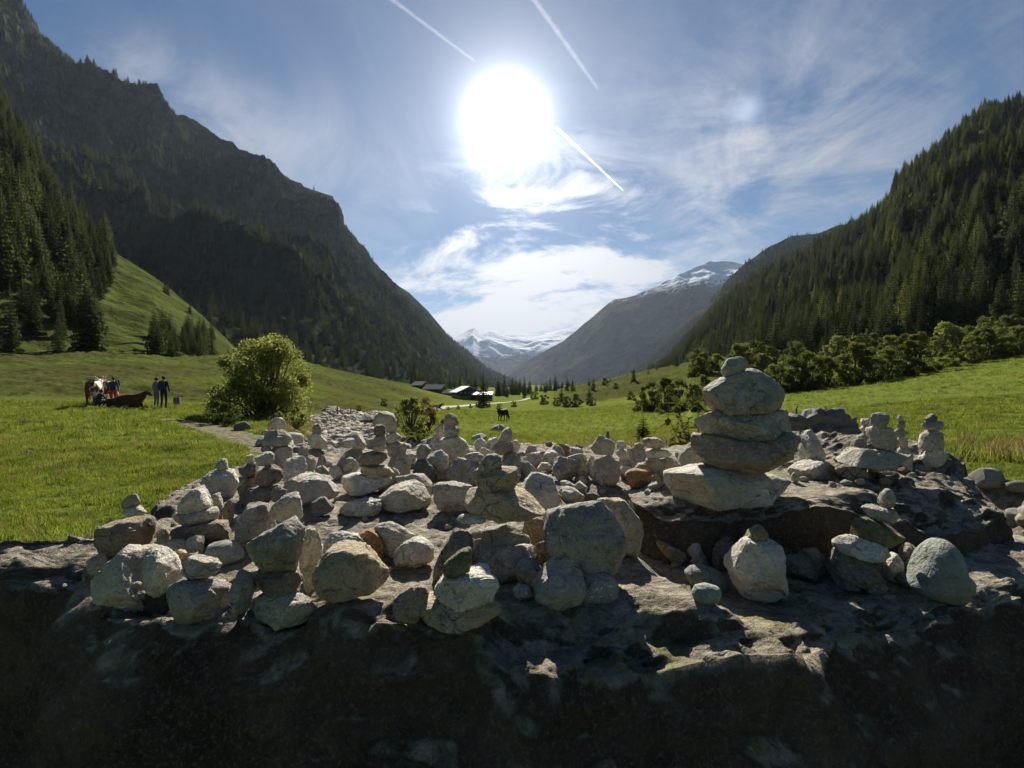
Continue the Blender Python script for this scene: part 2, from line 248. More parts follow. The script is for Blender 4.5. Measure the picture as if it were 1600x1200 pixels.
# every stone: key | colour | support ('g' = stands on the boulder, else key of the stone it is level with) | options | label | outline
STONES = '''
A0|grey|g||small bluish stone squeezed against the left side of the big rounded leftmost stone|135,872 150,864 168,868 168,900 145,906 136,890
A00|dark|g||tiny dark stone at the left foot of the big rounded leftmost stone|128,893 137,888 142,915 131,917
A1|pale|g||big pale rounded stone, leftmost on the boulder, with a chipped face|143,883 160,870 179,854 205,849 227,849 239,861 252,883 262,911 268,946 252,959 227,961 195,953 170,940 151,921 141,899
A1b|white|g|gy=935|bright slab leaning behind the right shoulder of the big leftmost stone|222,852 249,861 271,880 287,899 277,908 262,918 240,912 230,880
A2|brown|g|gy=872 blk|brown square block behind and above the big leftmost stone|147,818 157,812 195,807 223,803 244,806 243,829 239,853 227,859 190,862 160,868 148,864
A3|pale|A2||small pale wedge lying on the brown square block|190,806 195,796 214,788 227,797 230,805 210,809
A4|grey|A2||dark grey knob topping the wedge on the brown square block|189,781 198,775 211,771 220,777 217,783 211,792 195,798 190,791
B1|brown|g|gy=858|broad shaded stone carrying the angular cube cairn above the grass edge|264,842 271,826 322,814 350,811 363,829 363,848 322,853 277,850
B2|pale|B1||flat rough stone in the middle of the angular cube cairn|269,810 277,799 303,802 322,796 338,791 343,801 342,810 328,818 303,824 281,823 271,818
B3|pale|B1|blk|angular cube like stone on top of the left cairn beside the grass|276,778 284,772 306,757 319,766 333,788 322,802 303,805 282,802 277,791
B4|pale|g|gy=822|narrow pale stone behind the right side of the angular cube cairn|323,772 333,769 347,785 350,807 340,812 328,800
B5|brown|g|gy=822|small brown upright stone in shade right of the angular cube cairn|348,787 360,780 367,800 360,817 350,812
C1|grey|g|gy=852|round grey pebble between the brown square block and the long ochre stone|243,833 250,825 262,827 266,840 260,850 248,850
C2|ochre|g||long ochre stone lying right of the brown square block|239,845 249,840 277,845 290,856 315,867 309,883 284,877 258,870 243,858
C3|pale|g|gy=872|small rough pale stone standing on the end of the long ochre stone|285,851 300,839 312,836 320,845 319,866 306,868 290,860
C4|green|g||small green pebble in front of the long ochre stone|263,872 268,862 278,860 288,866 289,876 282,884 268,883
C5|green|g||smooth dark green oval stone right of the long ochre stone|319,861 325,848 347,843 366,844 382,864 382,873 366,883 344,885 325,875
C7|grey|g||large dull rounded stone second from the left along the front edge|259,931 272,913 289,900 315,899 337,903 358,909 371,935 367,959 345,970 315,977 293,970 276,952
C6|pale|C7||knobby light stone resting on the dull rounded front edge stone|282,889 289,872 302,865 317,868 337,876 347,887 343,900 332,906 311,904 289,900
C8|grey|g|gy=965|upright rough stone leaning between the dull rounded stone and the tall front cairn|357,900 363,892 378,888 391,889 399,902 402,920 391,935 384,959 378,963 369,957 358,935
D1|grey|g||wide grey base stone of the three stone cairn at the front left edge|389,946 393,926 410,918 440,914 475,912 490,926 501,948 500,967 486,978 456,985 423,986 402,981 389,967
D2|brown|D1||brownish middle stone of the three stone cairn at the front left edge|397,885 412,882 456,893 469,896 474,909 467,926 451,935 430,933 410,917 399,900
D3|grey|D1||tilted wedge shaped top stone of the three stone cairn at the front left|384,861 389,848 415,831 441,816 467,805 478,811 473,835 464,857 461,889 454,896 423,889 397,881
D5|grey|g|gy=862|big smooth grey stone in shade behind the tilted wedge shaped top stone|365,827 365,796 373,787 402,783 423,786 432,800 428,830 410,856 380,858 369,840
D4|pale|D5|d=-0.05|pitted stone with dark spots sitting behind the tilted wedge|417,798 428,785 445,772 460,768 471,777 474,801 460,814 441,820 423,810
D4b|brown|D5|d=-0.02|small brown knob with dry moss on the shoulder of the pitted stone|422,780 430,764 440,760 449,768 443,782 432,786
D6|pale|g|gy=930|ragged upright slab right behind the three stone front cairn|480,822 493,827 503,844 494,861 490,892 492,924 480,928 469,900 467,861 473,835
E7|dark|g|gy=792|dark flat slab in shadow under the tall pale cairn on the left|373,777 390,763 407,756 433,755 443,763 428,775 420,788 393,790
E6|brown|E7||pinkish brown stone beneath the left stack near the meadow|399,757 403,730 423,725 440,735 444,752 432,758 407,760
E5|pale|E7||egg shaped stone on the pinkish brown stone of the left stack|397,713 403,707 417,705 428,710 429,723 415,729 402,728
F1|pale|g|gy=778|wide light stone with a pointed tip stone, nearest cairn to the meadow|311,743 318,733 337,730 353,736 368,742 374,750 370,764 360,772 333,765 315,758
F2|grey|F1||small pointed tip on the wide light stone near the meadow|336,731 343,720 350,716 356,723 357,736 347,737
F3|brown|g|gy=782|light brown stone under the dark stone with the white cap|370,755 383,747 403,743 400,759 390,771 373,778
F4|dark|F3||dark polygonal stone carrying a white cap stone|372,730 387,722 400,724 403,732 402,744 378,748
F5|white|F3||small white cap stone on the dark polygonal stone|384,725 385,713 390,709 396,712 397,724 391,726
E3|pale|g|gy=735|pale lower block of the tall four stone cairn seen against the bush|421,712 425,698 450,695 458,698 455,722 430,728
E2|pale|E3||broad pale second stone of the cairn seen against the bush|409,685 417,671 442,670 455,682 457,688 447,697 427,698 412,696
E1|pale|E3||rounded top stone of the cairn seen against the bush|417,662 422,655 435,652 445,657 448,665 445,671 417,672
E3b|grey|E3|d=-0.03|small grey stone left under the broad stone of the cairn before the bush|407,702 412,696 421,696 424,703 417,708
E4|white|g|gy=766|sparkling rough stone right below the cairn seen against the bush|441,722 455,712 468,713 481,733 470,748 455,758 443,752
E8|pale|g||large cracked pale stone behind the small dark angular stone|445,762 453,750 475,738 500,736 523,742 531,757 520,780 492,788 473,792 456,782
E9|dark|g||small dark angular stone with one lit face on the bare rock|485,802 487,785 500,775 507,775 523,793 517,803 500,809 487,808
G3|grey|g|gy=742|lowest stone of the small cairn standing beside the stream|493,732 495,712 508,712 512,726 506,738
G2|dark|G3||dark second stone of the small cairn beside the stream|483,709 482,700 505,700 508,710 495,715
G1|pale|G3||rounded third stone of the small cairn beside the stream|480,697 482,682 500,677 512,690 508,701 492,703
G0|grey|G3||narrow top stone of the small cairn beside the stream|488,679 490,667 498,662 502,670 503,680
G5|pale|g|gy=740|pale stone leaning left of the small cairn beside the stream|466,714 483,708 493,715 494,728 487,735 474,728
G4|pale|G5||small pointed stone on the pale leaning stone left of the stream cairn|465,708 475,696 485,703 484,711 470,712
G6|pale|g|gy=750|thin wedge at the foot of the small stream cairn|492,730 505,727 516,738 512,748 494,746
J3|grey|g|gy=742|rounded shaded stone bearing two pointed stones left of the twin cairns|525,725 533,705 543,699 565,701 568,717 556,733 530,737
J1|pale|J3|d=0.03|tall leaning wedge left of the twin cairns|538,684 552,673 560,682 572,698 565,705 550,705
J2|pale|J3|d=-0.05|small hood shaped stone in front of the tall leaning wedge|531,692 542,684 552,684 557,697 545,701 533,700
J4|pale|g|gy=750|light squarish stone below the hood shaped stone|533,733 533,720 542,714 560,717 561,730 548,742 536,742
J5|white|g|gy=752|small white stone left of the light squarish stone|514,738 518,727 531,729 536,742 522,747
H4|grey|g|gy=756|shaded square base of the tall cairn with the big pale head|605,716 620,709 637,707 642,720 640,740 623,750 608,744
H3|grey|H4|d=0.03|greenish grey slab second from below in the cairn with the big pale head|604,697 613,690 630,690 636,700 634,708 607,714
H2|white|H4|d=0.03|sharp edged white stone under the big pale head|603,680 617,674 628,682 627,689 608,693 603,689
H1|pale|H4|d=0.03|big pale head stone topping the taller of the twin cairns|581,660 585,646 597,642 613,647 621,660 620,672 608,677 590,672
I6|white|g||large speckled stone at the base of the shorter twin cairn|532,750 537,740 557,737 575,741 612,745 613,757 597,768 578,774 550,776 537,765
I5|ochre|I6||flat ochre slab of the shorter twin cairn|563,732 570,724 600,724 615,727 617,738 610,746 575,746 566,740
I5b|white|I6|d=0.05|thin light stone against the right end of the flat ochre slab|613,731 620,733 625,742 622,749 613,746
I4|brown|I6||pinkish block of the shorter twin cairn above the ochre slab|560,717 567,705 583,704 602,705 606,713 600,725 575,727 562,723
I3|pale|I6||small flat pale stone midway up the shorter twin cairn|582,697 602,694 604,702 600,706 582,706
I2|pale|I6||rounded pale stone near the top of the shorter twin cairn|572,692 582,680 600,678 605,690 600,698 582,698
I1|brown|I6||slanting cap stone of the shorter twin cairn|583,671 587,662 602,667 603,677 597,681 585,680
I7a|pale|g|gy=784|ribbed stone peeping from behind the large furrowed stone|618,748 640,739 662,745 677,760 677,775 655,778 630,770
I7b|pale|g||large furrowed stone right of the smooth oval stone|593,774 613,756 643,749 662,757 672,773 674,787 662,795 627,801 595,802 588,788
I8|pale|g||smooth oval stone lying flat on bare rock before the furrowed stone|529,793 540,780 562,776 587,778 597,788 593,798 578,805 545,808 533,802
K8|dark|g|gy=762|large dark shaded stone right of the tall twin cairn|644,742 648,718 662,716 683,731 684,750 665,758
K8b|white|K8|d=0.05|small white flake lit beside the tall twin cairn|632,711 640,706 651,711 648,724 637,726
K6|pale|K8|d=0.03|upright egg shaped stone behind the dark shaded stone|650,705 655,697 663,694 673,702 669,713 661,720 652,717
K7|pale|K8|d=0.06|bright square topped stone below the round headed cairn|664,716 673,704 688,702 702,712 702,727 690,738 678,734
K9|grey|g||little grey wedge at the foot of the bright square topped stone|682,754 687,740 695,736 707,741 708,754
K3|pale|g|gy=738|dome shaped base of the round headed cairn|673,704 677,693 688,682 703,681 718,681 730,690 733,700 722,714 702,722 680,714
K2|pale|K3||conical stone set point down in the round headed cairn|693,678 693,667 717,665 719,678 711,685 700,686
K1|grey|K3||round dark head of the cairn in front of the green meadow|693,661 697,650 705,646 713,652 717,664 705,668 694,667
K3b|pale|g|gy=724|small pale stone touching the right side of the dome shaped base|727,699 738,699 741,710 735,718 725,714
K4|grey|g|gy=730|narrow grey stone left behind the round headed cairn|681,678 688,662 694,660 694,680 688,690
K5|pale|g|gy=732|tilted pale stone left of the dome shaped base|668,690 678,677 692,676 686,692 675,698
K10|pale|g|gy=762|tall pale block left of the central cairn with curved bands|703,748 702,727 707,714 735,718 752,722 746,740 740,758 715,757
K11|pale|K10||flat stone lying on the tall banded block|726,714 730,707 748,706 758,714 750,723 728,722
K12|grey|g||big blue grey stone with flat top left of the central cairn|676,765 680,753 703,751 740,757 744,777 735,797 705,802 683,797
L5|grey|g|gy=905|rectangular block carrying the central cairn|722,822 740,816 775,815 818,816 829,835 832,862 824,884 763,890 742,888 730,850
L3|ochre|L5|blk|wide banded slab in the middle of the central cairn|726,773 733,762 753,757 815,762 845,772 853,790 852,803 837,809 787,819 757,817 728,798
L2|ochre|L5||large brown streaked stone on the wide slab of the central cairn|738,747 742,735 753,726 783,727 807,729 812,740 814,758 808,771 777,775 760,771 742,757
L1|grey|L5||beak shaped dark cap of the central cairn|747,733 753,722 760,712 773,708 783,713 785,727 778,736 755,738
L4|white|L5|d=-0.03|small white flat stone wedged under the left of the wide slab|712,812 718,803 737,801 760,806 755,818 725,820
L6|brown|L5|d=0.10|reddish stone filling the gap under the right of the wide slab|818,812 850,806 853,815 845,836 833,856 820,850
L7|brown|g|gy=910|mossy brown stone left of the block under the central cairn|676,892 681,872 697,850 708,832 722,824 735,832 741,860 741,886 715,900 690,904
L8|grey|g|gy=914|dark rounded stone in shade right below the central cairn|762,885 770,868 792,852 830,848 838,860 826,890 812,905 799,912 779,912
M3|ochre|g||broad tan base of the small front cairn with the yellow tip|647,953 656,940 668,926 690,922 742,934 768,944 784,965 777,976 744,987 707,991 680,983 656,972
M2|white|M3||light boat shaped stone of the small front cairn|677,922 693,902 736,893 748,885 773,878 781,887 777,912 763,942 745,957 718,952 680,934
M1|moss|M3||yellow mossy tip of the small front cairn|692,900 695,883 718,864 734,854 738,862 737,892 720,900 704,903
M4|brown|g|gy=975|brown stone leaning on the left of the small front cairn|613,946 627,928 649,912 664,916 670,930 666,956 652,972 627,967
N1|ochre|g|blk|huge ochre rounded block near the middle left of the boulder|487,885 495,868 507,850 524,843 544,847 569,856 586,860 608,878 609,903 604,926 581,939 548,943 522,943 503,935 493,916 486,899
N2|white|g|gy=888|bright flat stone peeping over the huge ochre block|503,853 520,831 559,829 575,841 570,858 520,862
N3|rust|g|gy=880|rusty brown stone behind the right shoulder of the huge ochre block|553,847 562,834 577,826 590,833 603,856 596,872 565,870
N0|white|g|gy=905|small white stone on the left flank of the huge ochre block|484,866 491,855 505,850 503,878 489,892
N4|white|g|gy=872|bright cracked stone right behind the huge ochre block|584,825 594,816 618,814 635,819 649,835 645,855 620,866 598,860
N5|pale|g||flat sided pale stone with crisp edges right of the huge ochre block|615,862 627,847 647,836 668,839 679,850 677,883 649,888 623,884 614,874
O1|grey|g|gy=925|largest rough stone right of the central cairn, pitted on top|849,828 855,805 875,790 905,782 930,782 950,795 970,820 980,855 981,880 970,900 940,916 905,912 870,885 853,855
O2|ochre|g|gy=872 blk|yellowish slab leaning behind the largest rough stone|932,779 975,777 985,790 1002,810 1006,830 997,850 982,865 955,860 940,820
O3|brown|g|gy=898|brown faceted stone at the lower left of the largest rough stone|830,859 840,847 862,839 885,847 897,867 885,885 847,886
O4|pale|g||pale lumpy stone in front of the largest rough stone|834,925 842,895 862,870 880,866 900,872 912,895 916,925 895,940 862,956 842,948
O5|speck|g||speckled granite cobble right of the pale lumpy stone|911,900 935,891 955,896 967,912 965,935 940,945 908,943 900,922
O6|grey|g|gy=926|grey stone with one lit spot left of the pale lumpy stone|804,890 810,875 827,871 840,878 847,892 838,918 818,918
O7|pale|g||small oval pebble left of the pale lumpy stone|800,917 810,911 825,917 832,932 825,940 807,936
O8|pale|g|gy=822|tall smooth granite slab behind the central cairn on its right|812,765 830,740 852,737 867,746 875,780 873,806 845,812 820,795
O9|pale|g||low striped stone before the tall granite slab|871,770 880,759 892,760 915,777 912,787 895,789 873,788
O10|pale|g||thin bar shaped stone above the low striped stone|875,753 887,750 907,764 903,770 890,768 877,762
O11|pale|g||tiny stone on the sunlit rock left of the big two stone column|900,750 910,743 918,752 915,759 903,758
O12|grey|g||little triangular stone below the tiny stone near the two stone column|896,760 907,751 918,762 916,771 904,772
O13|dark|g||small dark wedge flat on the rock behind the yellowish slab|912,772 925,769 940,778 932,784 915,783
P2|grey|g||thick grey column stone standing on the sunlit rock|927,713 942,709 960,711 967,719 970,737 968,752 960,761 936,761 929,749 925,730
P1|pale|P2||crystalline faceted stone on the thick grey column|922,700 930,684 937,679 950,685 960,696 962,704 957,712 929,711
P3|pale|g|gy=752|slim pale stone touching the left of the thick grey column|919,720 926,711 932,722 931,745 921,740
P4|grey|g||blue grey stone left of the column stone, second row|862,735 867,720 877,712 885,714 902,720 906,737 892,753 873,750
P5|pale|g|gy=750|light rounded stone between the blue grey stone and the grey column|885,717 910,708 920,715 923,735 918,746 900,742
P8|grey|g|gy=742|lower body of the small snowman like cairn right of the grey column|965,726 968,716 985,718 996,729 990,738 970,738
P7|pale|P8||shoulder stone of the small snowman like cairn|961,708 965,701 980,703 991,711 986,719 970,720
P6|pale|P8||round head stone of the small snowman like cairn|963,696 965,690 971,688 977,691 979,697 975,703 965,703
P9|pale|g|gy=736|pale triangular stone behind the ochre dome stone|979,702 992,699 1007,703 1011,720 1003,731 990,730
P10|grey|P9||dark round pebble on the pale triangular stone|991,698 995,691 1004,692 1007,699 999,704
P14|brown|g|gy=745|pinkish low stone above the ochre dome stone|990,733 998,724 1010,721 1018,738 1006,744
P13|grey|g|gy=750|shaded base stone of the flat capped cairn by the young spruce|1008,716 1035,712 1038,725 1030,740 1014,743
P12|pale|P13||middle slab of the flat capped cairn by the young spruce|1008,700 1022,700 1040,702 1050,710 1035,715 1010,716
P11|pale|P13||flat cap of the cairn by the young spruce|1003,686 1009,683 1024,683 1035,690 1042,696 1037,702 1022,702 1007,698
P15|white|g||little white stone left above the ochre dome stone|968,743 970,731 977,727 986,731 981,746 972,749
P16|rust|g||orange ochre dome shaped stone in the back row|976,749 980,737 994,731 1011,735 1019,744 1020,756 1010,764 986,764 977,757
P17|green|g||flat greenish stone left of the great five stone cairn|1012,759 1027,752 1036,751 1040,757 1027,764 1014,765
P21|ochre|g||yellowish chip between the orange dome stone and its neighbour|1018,745 1025,739 1033,746 1026,757 1019,756
P18|pale|g||humped pale stone left of the great five stone cairn|1021,727 1029,716 1040,713 1055,720 1066,727 1057,736 1041,746 1028,748 1023,738
P19|pale|g|gy=740|pale stone half hidden behind the left of the great cairn|1058,722 1062,708 1075,697 1092,699 1102,716 1090,730 1070,732
P20|grey|g||thin flat stone at the left foot of the great cairn|1062,730 1080,720 1100,722 1104,732 1085,738 1068,738
Q1|pale|g|gy=728|small grey cap shaped stone at the back of the middle row|820,706 825,696 837,696 840,706 832,712
Q2|pale|g||light faceted stone under the small cap shaped stone|819,714 825,708 840,706 847,713 846,726 837,732 824,726
Q3|pale|g|gy=732|slanted pale stone left of the blue grey second row stone|846,721 852,711 862,703 873,712 869,722 855,727
Q4|pale|g||low pale stone in front of the slanted pale stone|839,733 847,722 857,723 866,732 858,739 842,739
Q5|pale|g|gy=722|small stone behind the slanted pale stone|863,700 868,695 877,698 885,711 874,716
Q6|brown|g|gy=720|reddish brown stone at the very back of the middle row|872,699 880,693 888,697 894,709 885,714
Q7|pale|g|gy=722|pale stone at the back just left of the column cairn|889,708 892,698 905,699 912,708 903,715
Q8|grey|g|gy=745|wide blue grey base of the pointed cairn behind the central one|781,723 787,712 805,705 820,712 824,724 815,735 790,736
Q10|grey|Q8||trapezoid middle stone of the pointed cairn behind the central one|767,705 777,691 800,686 803,705 795,712 775,711
Q9|pale|Q8||pointed wedge topping the cairn behind the central one|777,689 787,673 795,667 800,672 801,688 785,693
Q11|pale|Q8|d=0.08|dark ringed stone on the right of the pointed wedge cairn|800,688 808,687 813,697 809,707 801,708
Q12|white|g|gy=714|light pinkish stone at the stream side behind the banded block|740,693 748,685 760,685 762,695 750,701
Q13|white|g|gy=712|pinkish white stone between stream and pointed cairn|762,691 764,684 776,683 779,692 768,698
Q14|pale|g|gy=720|small rounded stone before the light pinkish stones|747,706 755,699 766,703 766,711 756,715
Q15|pale|g|gy=746|low shaded stone right of the beak capped central cairn|812,724 825,721 839,735 832,742 816,741
R1|pale|g|blk|long pale base slab of the great five stone cairn|1036,760 1044,737 1070,726 1107,722 1155,730 1225,735 1241,747 1241,762 1225,775 1185,786 1110,799 1070,798 1047,785
R2|brown|R1||dark reddish fourth slab down in the great cairn|1079,692 1090,682 1107,679 1125,683 1160,690 1200,687 1235,675 1251,682 1252,702 1240,725 1215,743 1140,743 1115,731 1095,715
R3|grey|R1||dark layered slab in the middle of the great cairn|1084,652 1092,642 1115,639 1130,641 1180,640 1220,638 1235,652 1236,670 1215,686 1160,697 1125,692 1100,677
R4|grey|R1||great rounded grey stone second from the top of the great cairn|1097,610 1105,600 1130,589 1165,576 1180,575 1207,590 1227,612 1222,637 1195,643 1160,647 1127,650 1113,638 1107,622
R5|grey|R1||small angular stone on the very top of the great cairn|1126,576 1135,565 1144,557 1158,561 1169,569 1167,577 1147,586 1130,590
S1|white|g|gy=742|bright white rough stone right behind the great cairn|1246,682 1252,673 1265,670 1280,680 1291,705 1287,722 1267,732 1248,722
S1b|pale|g||low pale triangular stone under the bright white rough stone|1230,737 1248,724 1284,716 1306,730 1304,745 1275,751 1240,751
S2|pale|g|gy=757|tiny pebble at the right end of the great cairn base|1236,743 1244,738 1250,746 1248,755 1238,755
T4|brown|g||squat brown block left under the long slab on the right|1304,731 1310,725 1353,729 1359,740 1350,751 1330,751 1308,745
T1|pale|T4|d=0.04|long slanting slab of the cairn at the right|1302,726 1315,714 1334,698 1353,697 1374,698 1415,706 1424,720 1410,732 1380,738 1353,735 1322,729
T2|pale|T4|d=0.04|stout leaning stone second from the top at the right|1352,672 1355,663 1381,667 1396,675 1404,694 1398,704 1372,702 1356,697
T3|grey|T4|d=0.04|round striped top stone of the right cairn|1359,654 1365,645 1381,644 1391,648 1391,661 1381,670 1363,668
T6|grey|g|gy=742|arched small stone left behind the stout leaning stone|1328,697 1338,684 1352,686 1357,698 1342,706
T7|green|T6|d=0.03|flat greenish chip piled behind the right cairn, lowest of three|1340,682 1350,676 1358,682 1352,689 1344,688
T8|white|T6|d=0.03|small light chip piled behind the right cairn, middle of three|1343,670 1350,664 1359,668 1354,678 1345,677
T9|grey|T6|d=0.03|small knob piled behind the right cairn, topmost of three|1344,661 1347,654 1358,653 1360,662 1350,667
U5|pale|g|gy=738|pale foot stone of the slender cairn between two right cairns|1402,701 1418,697 1427,708 1422,722 1408,720
U4|pale|U5||block in the lower part of the slender cairn|1400,684 1416,682 1419,693 1413,701 1402,699
U3|grey|U5||flat disc in the middle of the slender cairn|1397,676 1404,670 1416,673 1418,680 1406,684 1399,681
U2|brown|U5||brown lump near the top of the slender cairn|1401,666 1403,656 1412,655 1415,666 1408,672
U1|grey|U5||tiny cap of the slender cairn|1400,654 1404,648 1411,650 1412,656 1405,658
V4|white|g||bright white block under the rightmost standing cairn|1434,707 1448,700 1469,700 1479,716 1469,726 1455,732 1443,733 1435,730
V3|pale|V4||bell shaped stone of the rightmost standing cairn|1434,693 1437,680 1448,671 1462,673 1476,700 1470,706 1452,703 1436,703
V2|grey|V4||flat pointed stone second from the top of the rightmost cairn|1439,663 1446,657 1467,657 1476,667 1469,672 1448,673
V1|dark|V4||dark oval stone topping the rightmost cairn|1443,655 1452,647 1460,646 1465,650 1464,657 1450,660
W1|brown|g||small lumpy stone alone on the edge of the right block|1367,757 1372,747 1385,744 1395,752 1393,760 1378,762
X1|green|g||flat green stone in shadow left of the lumpy stone|1312,754 1322,749 1334,753 1328,760 1316,760
Y1|white|g||big bright stone standing at the front right with a tilted cap|1138,900 1130,888 1140,860 1156,838 1170,831 1200,836 1218,852 1224,868 1233,890 1230,912 1216,928 1180,944 1156,943 1146,924
Y2|moss|Y1||tilted greenish cap on the big bright front right stone|1159,845 1174,830 1188,819 1197,822 1201,838 1192,849 1172,853 1162,852
Y3|green|g|gy=922|green grey smooth stone left of the big bright standing stone|1069,893 1080,883 1100,881 1120,888 1134,898 1140,914 1136,928 1118,934 1092,926 1076,910
Y4|green|g||small round speckled pebble in front of the green grey smooth stone|1080,926 1086,914 1104,910 1124,916 1128,926 1120,940 1100,946 1084,938
Y5|brown|g||ribbed driftwood like stone at the foot of the rock step|1025,851 1032,844 1050,852 1070,862 1073,872 1060,885 1044,874 1028,858
Y6|pale|g||upright pale stone right of the ribbed stone under the step|1069,862 1080,849 1090,848 1101,858 1100,872 1084,879
Y7|pale|g|gy=890|small half hidden stone just above the green grey smooth stone|1077,880 1086,870 1100,868 1109,880 1100,889
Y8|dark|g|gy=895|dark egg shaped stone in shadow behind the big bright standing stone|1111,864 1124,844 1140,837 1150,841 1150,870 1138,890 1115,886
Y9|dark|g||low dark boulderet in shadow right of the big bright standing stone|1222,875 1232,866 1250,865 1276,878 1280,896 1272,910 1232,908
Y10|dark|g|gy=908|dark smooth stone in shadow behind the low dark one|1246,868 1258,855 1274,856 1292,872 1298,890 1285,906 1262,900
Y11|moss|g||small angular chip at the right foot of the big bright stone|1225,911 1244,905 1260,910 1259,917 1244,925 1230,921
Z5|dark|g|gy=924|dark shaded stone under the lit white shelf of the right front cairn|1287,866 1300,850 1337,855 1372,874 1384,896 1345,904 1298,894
Z4|white|Z5|d=-0.02|bright white shelf stone below the mossy disc|1299,847 1307,838 1324,834 1345,838 1375,850 1392,866 1376,880 1337,872 1308,864
Z3|moss|Z5||large mossy disc of the right front cairn|1328,823 1337,810 1353,807 1372,812 1390,816 1407,821 1416,838 1412,852 1392,857 1364,855 1337,843
Z2|pale|Z5||ragged pale slab on the large mossy disc|1345,797 1351,788 1372,787 1386,794 1399,790 1405,793 1404,808 1390,820 1372,816 1357,809
Z1|pale|Z5||crooked light finial of the right front cairn|1371,787 1375,773 1379,763 1390,766 1400,779 1400,789 1385,797
Z6|dark|g|gy=926|rounded dark cobble in front of the white shelf stone|1296,894 1307,884 1337,890 1348,908 1340,916 1302,911
Z7|dark|g|gy=930|thin dark slab lying right of the rounded dark cobble|1342,905 1364,900 1390,912 1381,920 1348,918
Z8|pale|g|gy=912|sharp ridged stone leaning below the mossy disc on the right|1370,880 1388,868 1403,862 1413,871 1413,895 1399,908 1379,902
Z9|brown|g|gy=898|reddish rounded stone in shade right of the mossy disc|1402,860 1425,847 1441,858 1440,876 1420,888 1404,880
Z10|pale|g|gy=908|pale stone touching the left of the big green grey pillar|1413,886 1425,873 1440,870 1442,890 1430,904 1416,900
Z11|dark|g||dark small stone at the left foot of the big green grey pillar|1397,910 1412,895 1432,893 1434,912 1412,922
Z12|green|g||big green grey pillar like stone at the right front edge|1416,922 1425,897 1440,871 1447,856 1469,840 1482,840 1493,849 1504,880 1512,915 1517,937 1504,947 1478,945 1447,938 1425,930
Z13|white|g|gy=934|small light stone right behind the big green grey pillar|1506,897 1518,900 1526,912 1526,926 1512,930
Z14|dark|g||dark chip lying right of the big green grey pillar|1517,930 1526,918 1545,925 1546,937 1526,939
'''
# ================================================================ SETTING: meadow terrain
def mat_meadow():
    t = NT('meadow_ground'); tc = t.n('ShaderNodeTexCoord'); v = tc.outputs['Object']
    rm = t.n('ShaderNodeAttribute', attribute_name='rough').outputs['Fac']
    gr = t.n('ShaderNodeAttribute', attribute_name='gravel').outputs['Fac']
    n1 = t.noise(v, .35, 5, .6); n2 = t.noise(v, 3.5, 5, .65); n3 = t.noise(v, 25, 4, .7); n0 = t.noise(v, .04, 4, .55)
    c = t.mix(t.ramp(n1, .35, .65), (.112,.15,.026), (.16,.18,.036))
    c = t.mix(t.math('MULTIPLY', t.ramp(n2, .50, .62), .8), c, (.06,.09,.02))
    c = t.mix(t.math('MULTIPLY', t.ramp(t.noise(v, .8, 6, .7), .52, .62), .5), c, (.15,.14,.05))
    c = t.mix(t.math('MULTIPLY', t.ramp(n0, .52, .70), .35), c, (.24,.22,.05))
    c = t.mix(t.math('MULTIPLY', t.ramp(n3, .52, .75), .5), c, (.05,.07,.018))
    c = t.mix(t.math('MULTIPLY', t.ramp(t.noise(v, 1.1, 6, .7), .60, .68), .7), c, (.06,.045,.025))
    r = t.mix(t.ramp(t.noise(v, .28, 6, .7), .42, .6), (.065,.075,.02), (.09,.08,.032))
    r = t.mix(t.ramp(t.noise(v, .9, 5, .7), .52, .66), r, (.03,.035,.014))
    r = t.mix(t.math('MULTIPLY', t.ramp(n0, .45, .62), .8), r, (.09,.12,.022))
    c = t.mix(rm, c, r)
    g = t.mix(t.ramp(t.noise(v, 9, 5, .7), .4, .6), (.27,.235,.17), (.12,.10,.07))
    c = t.mix(gr, c, g)
    nm = t.bump(n3, .8, .03); nm = t.bump(n2, .8, .12, nm); nm = t.bump(n1, .5, .4, nm)
    t.pbr(c, 1.0, nm, 0); return t.m
M_MEADOW = mat_meadow()
def build_terrain():
    r = np.concatenate([np.exp(np.linspace(math.log(.6), math.log(400), 520)), np.exp(np.linspace(math.log(410), math.log(13000), 90))])
    az = np.concatenate([np.radians(np.linspace(-62, 62, 860)), np.radians(np.linspace(62, 298, 90)[1:-1])])
    A, R = np.meshgrid(az, r, indexing='ij'); x = R*np.sin(A); y = R*np.cos(A)
    z = ground(x, y); c, _ = channel(x, y)
    c = c+.25*fbm(P3(x, y), 1.1, 3, 15)
    gravel = 1-sstep(.75, 1.0, c)
    # trodden path in the left meadow
    for (p, w) in TROD:
        for k in range(len(p)-1):
            a = np.array(p[k]); b = np.array(p[k+1]); ab = b-a
            tt = np.clip(((x-a[0])*ab[0]+(y-a[1])*ab[1])/(ab@ab), 0, 1)
            dd = np.hypot(x-a[0]-tt*ab[0], y-a[1]-tt*ab[1])+.35*fbm(P3(x, y), .8, 3, 21)
            gravel = np.maximum(gravel, .85*(1-sstep(w*.6, w, dd)))
    V = P3(x, y, z).reshape(-1, 3); n = len(az); m = len(r)
    Fc = grid_faces(n, m, wrap=True)[:, ::-1]
    V = np.vstack([V, [[0, 0, float(z[:, 0].mean())]]])
    o = mesh_np('ground', V, np.ascontiguousarray(Fc), [M_MEADOW], attrs={'rough': np.append(rough_mask(x, y).ravel(), 0), 'gravel': np.append(gravel.ravel(), 0)})
    tag(o, kind='structure'); return o
def gpt(px, py):
    p = hit_ground(px, py); return (p.x, p.y)
TROD = [([gpt(268, 655), gpt(330, 668), gpt(385, 684), gpt(430, 705), gpt(470, 730)], .75)]
GROUND = build_terrain()
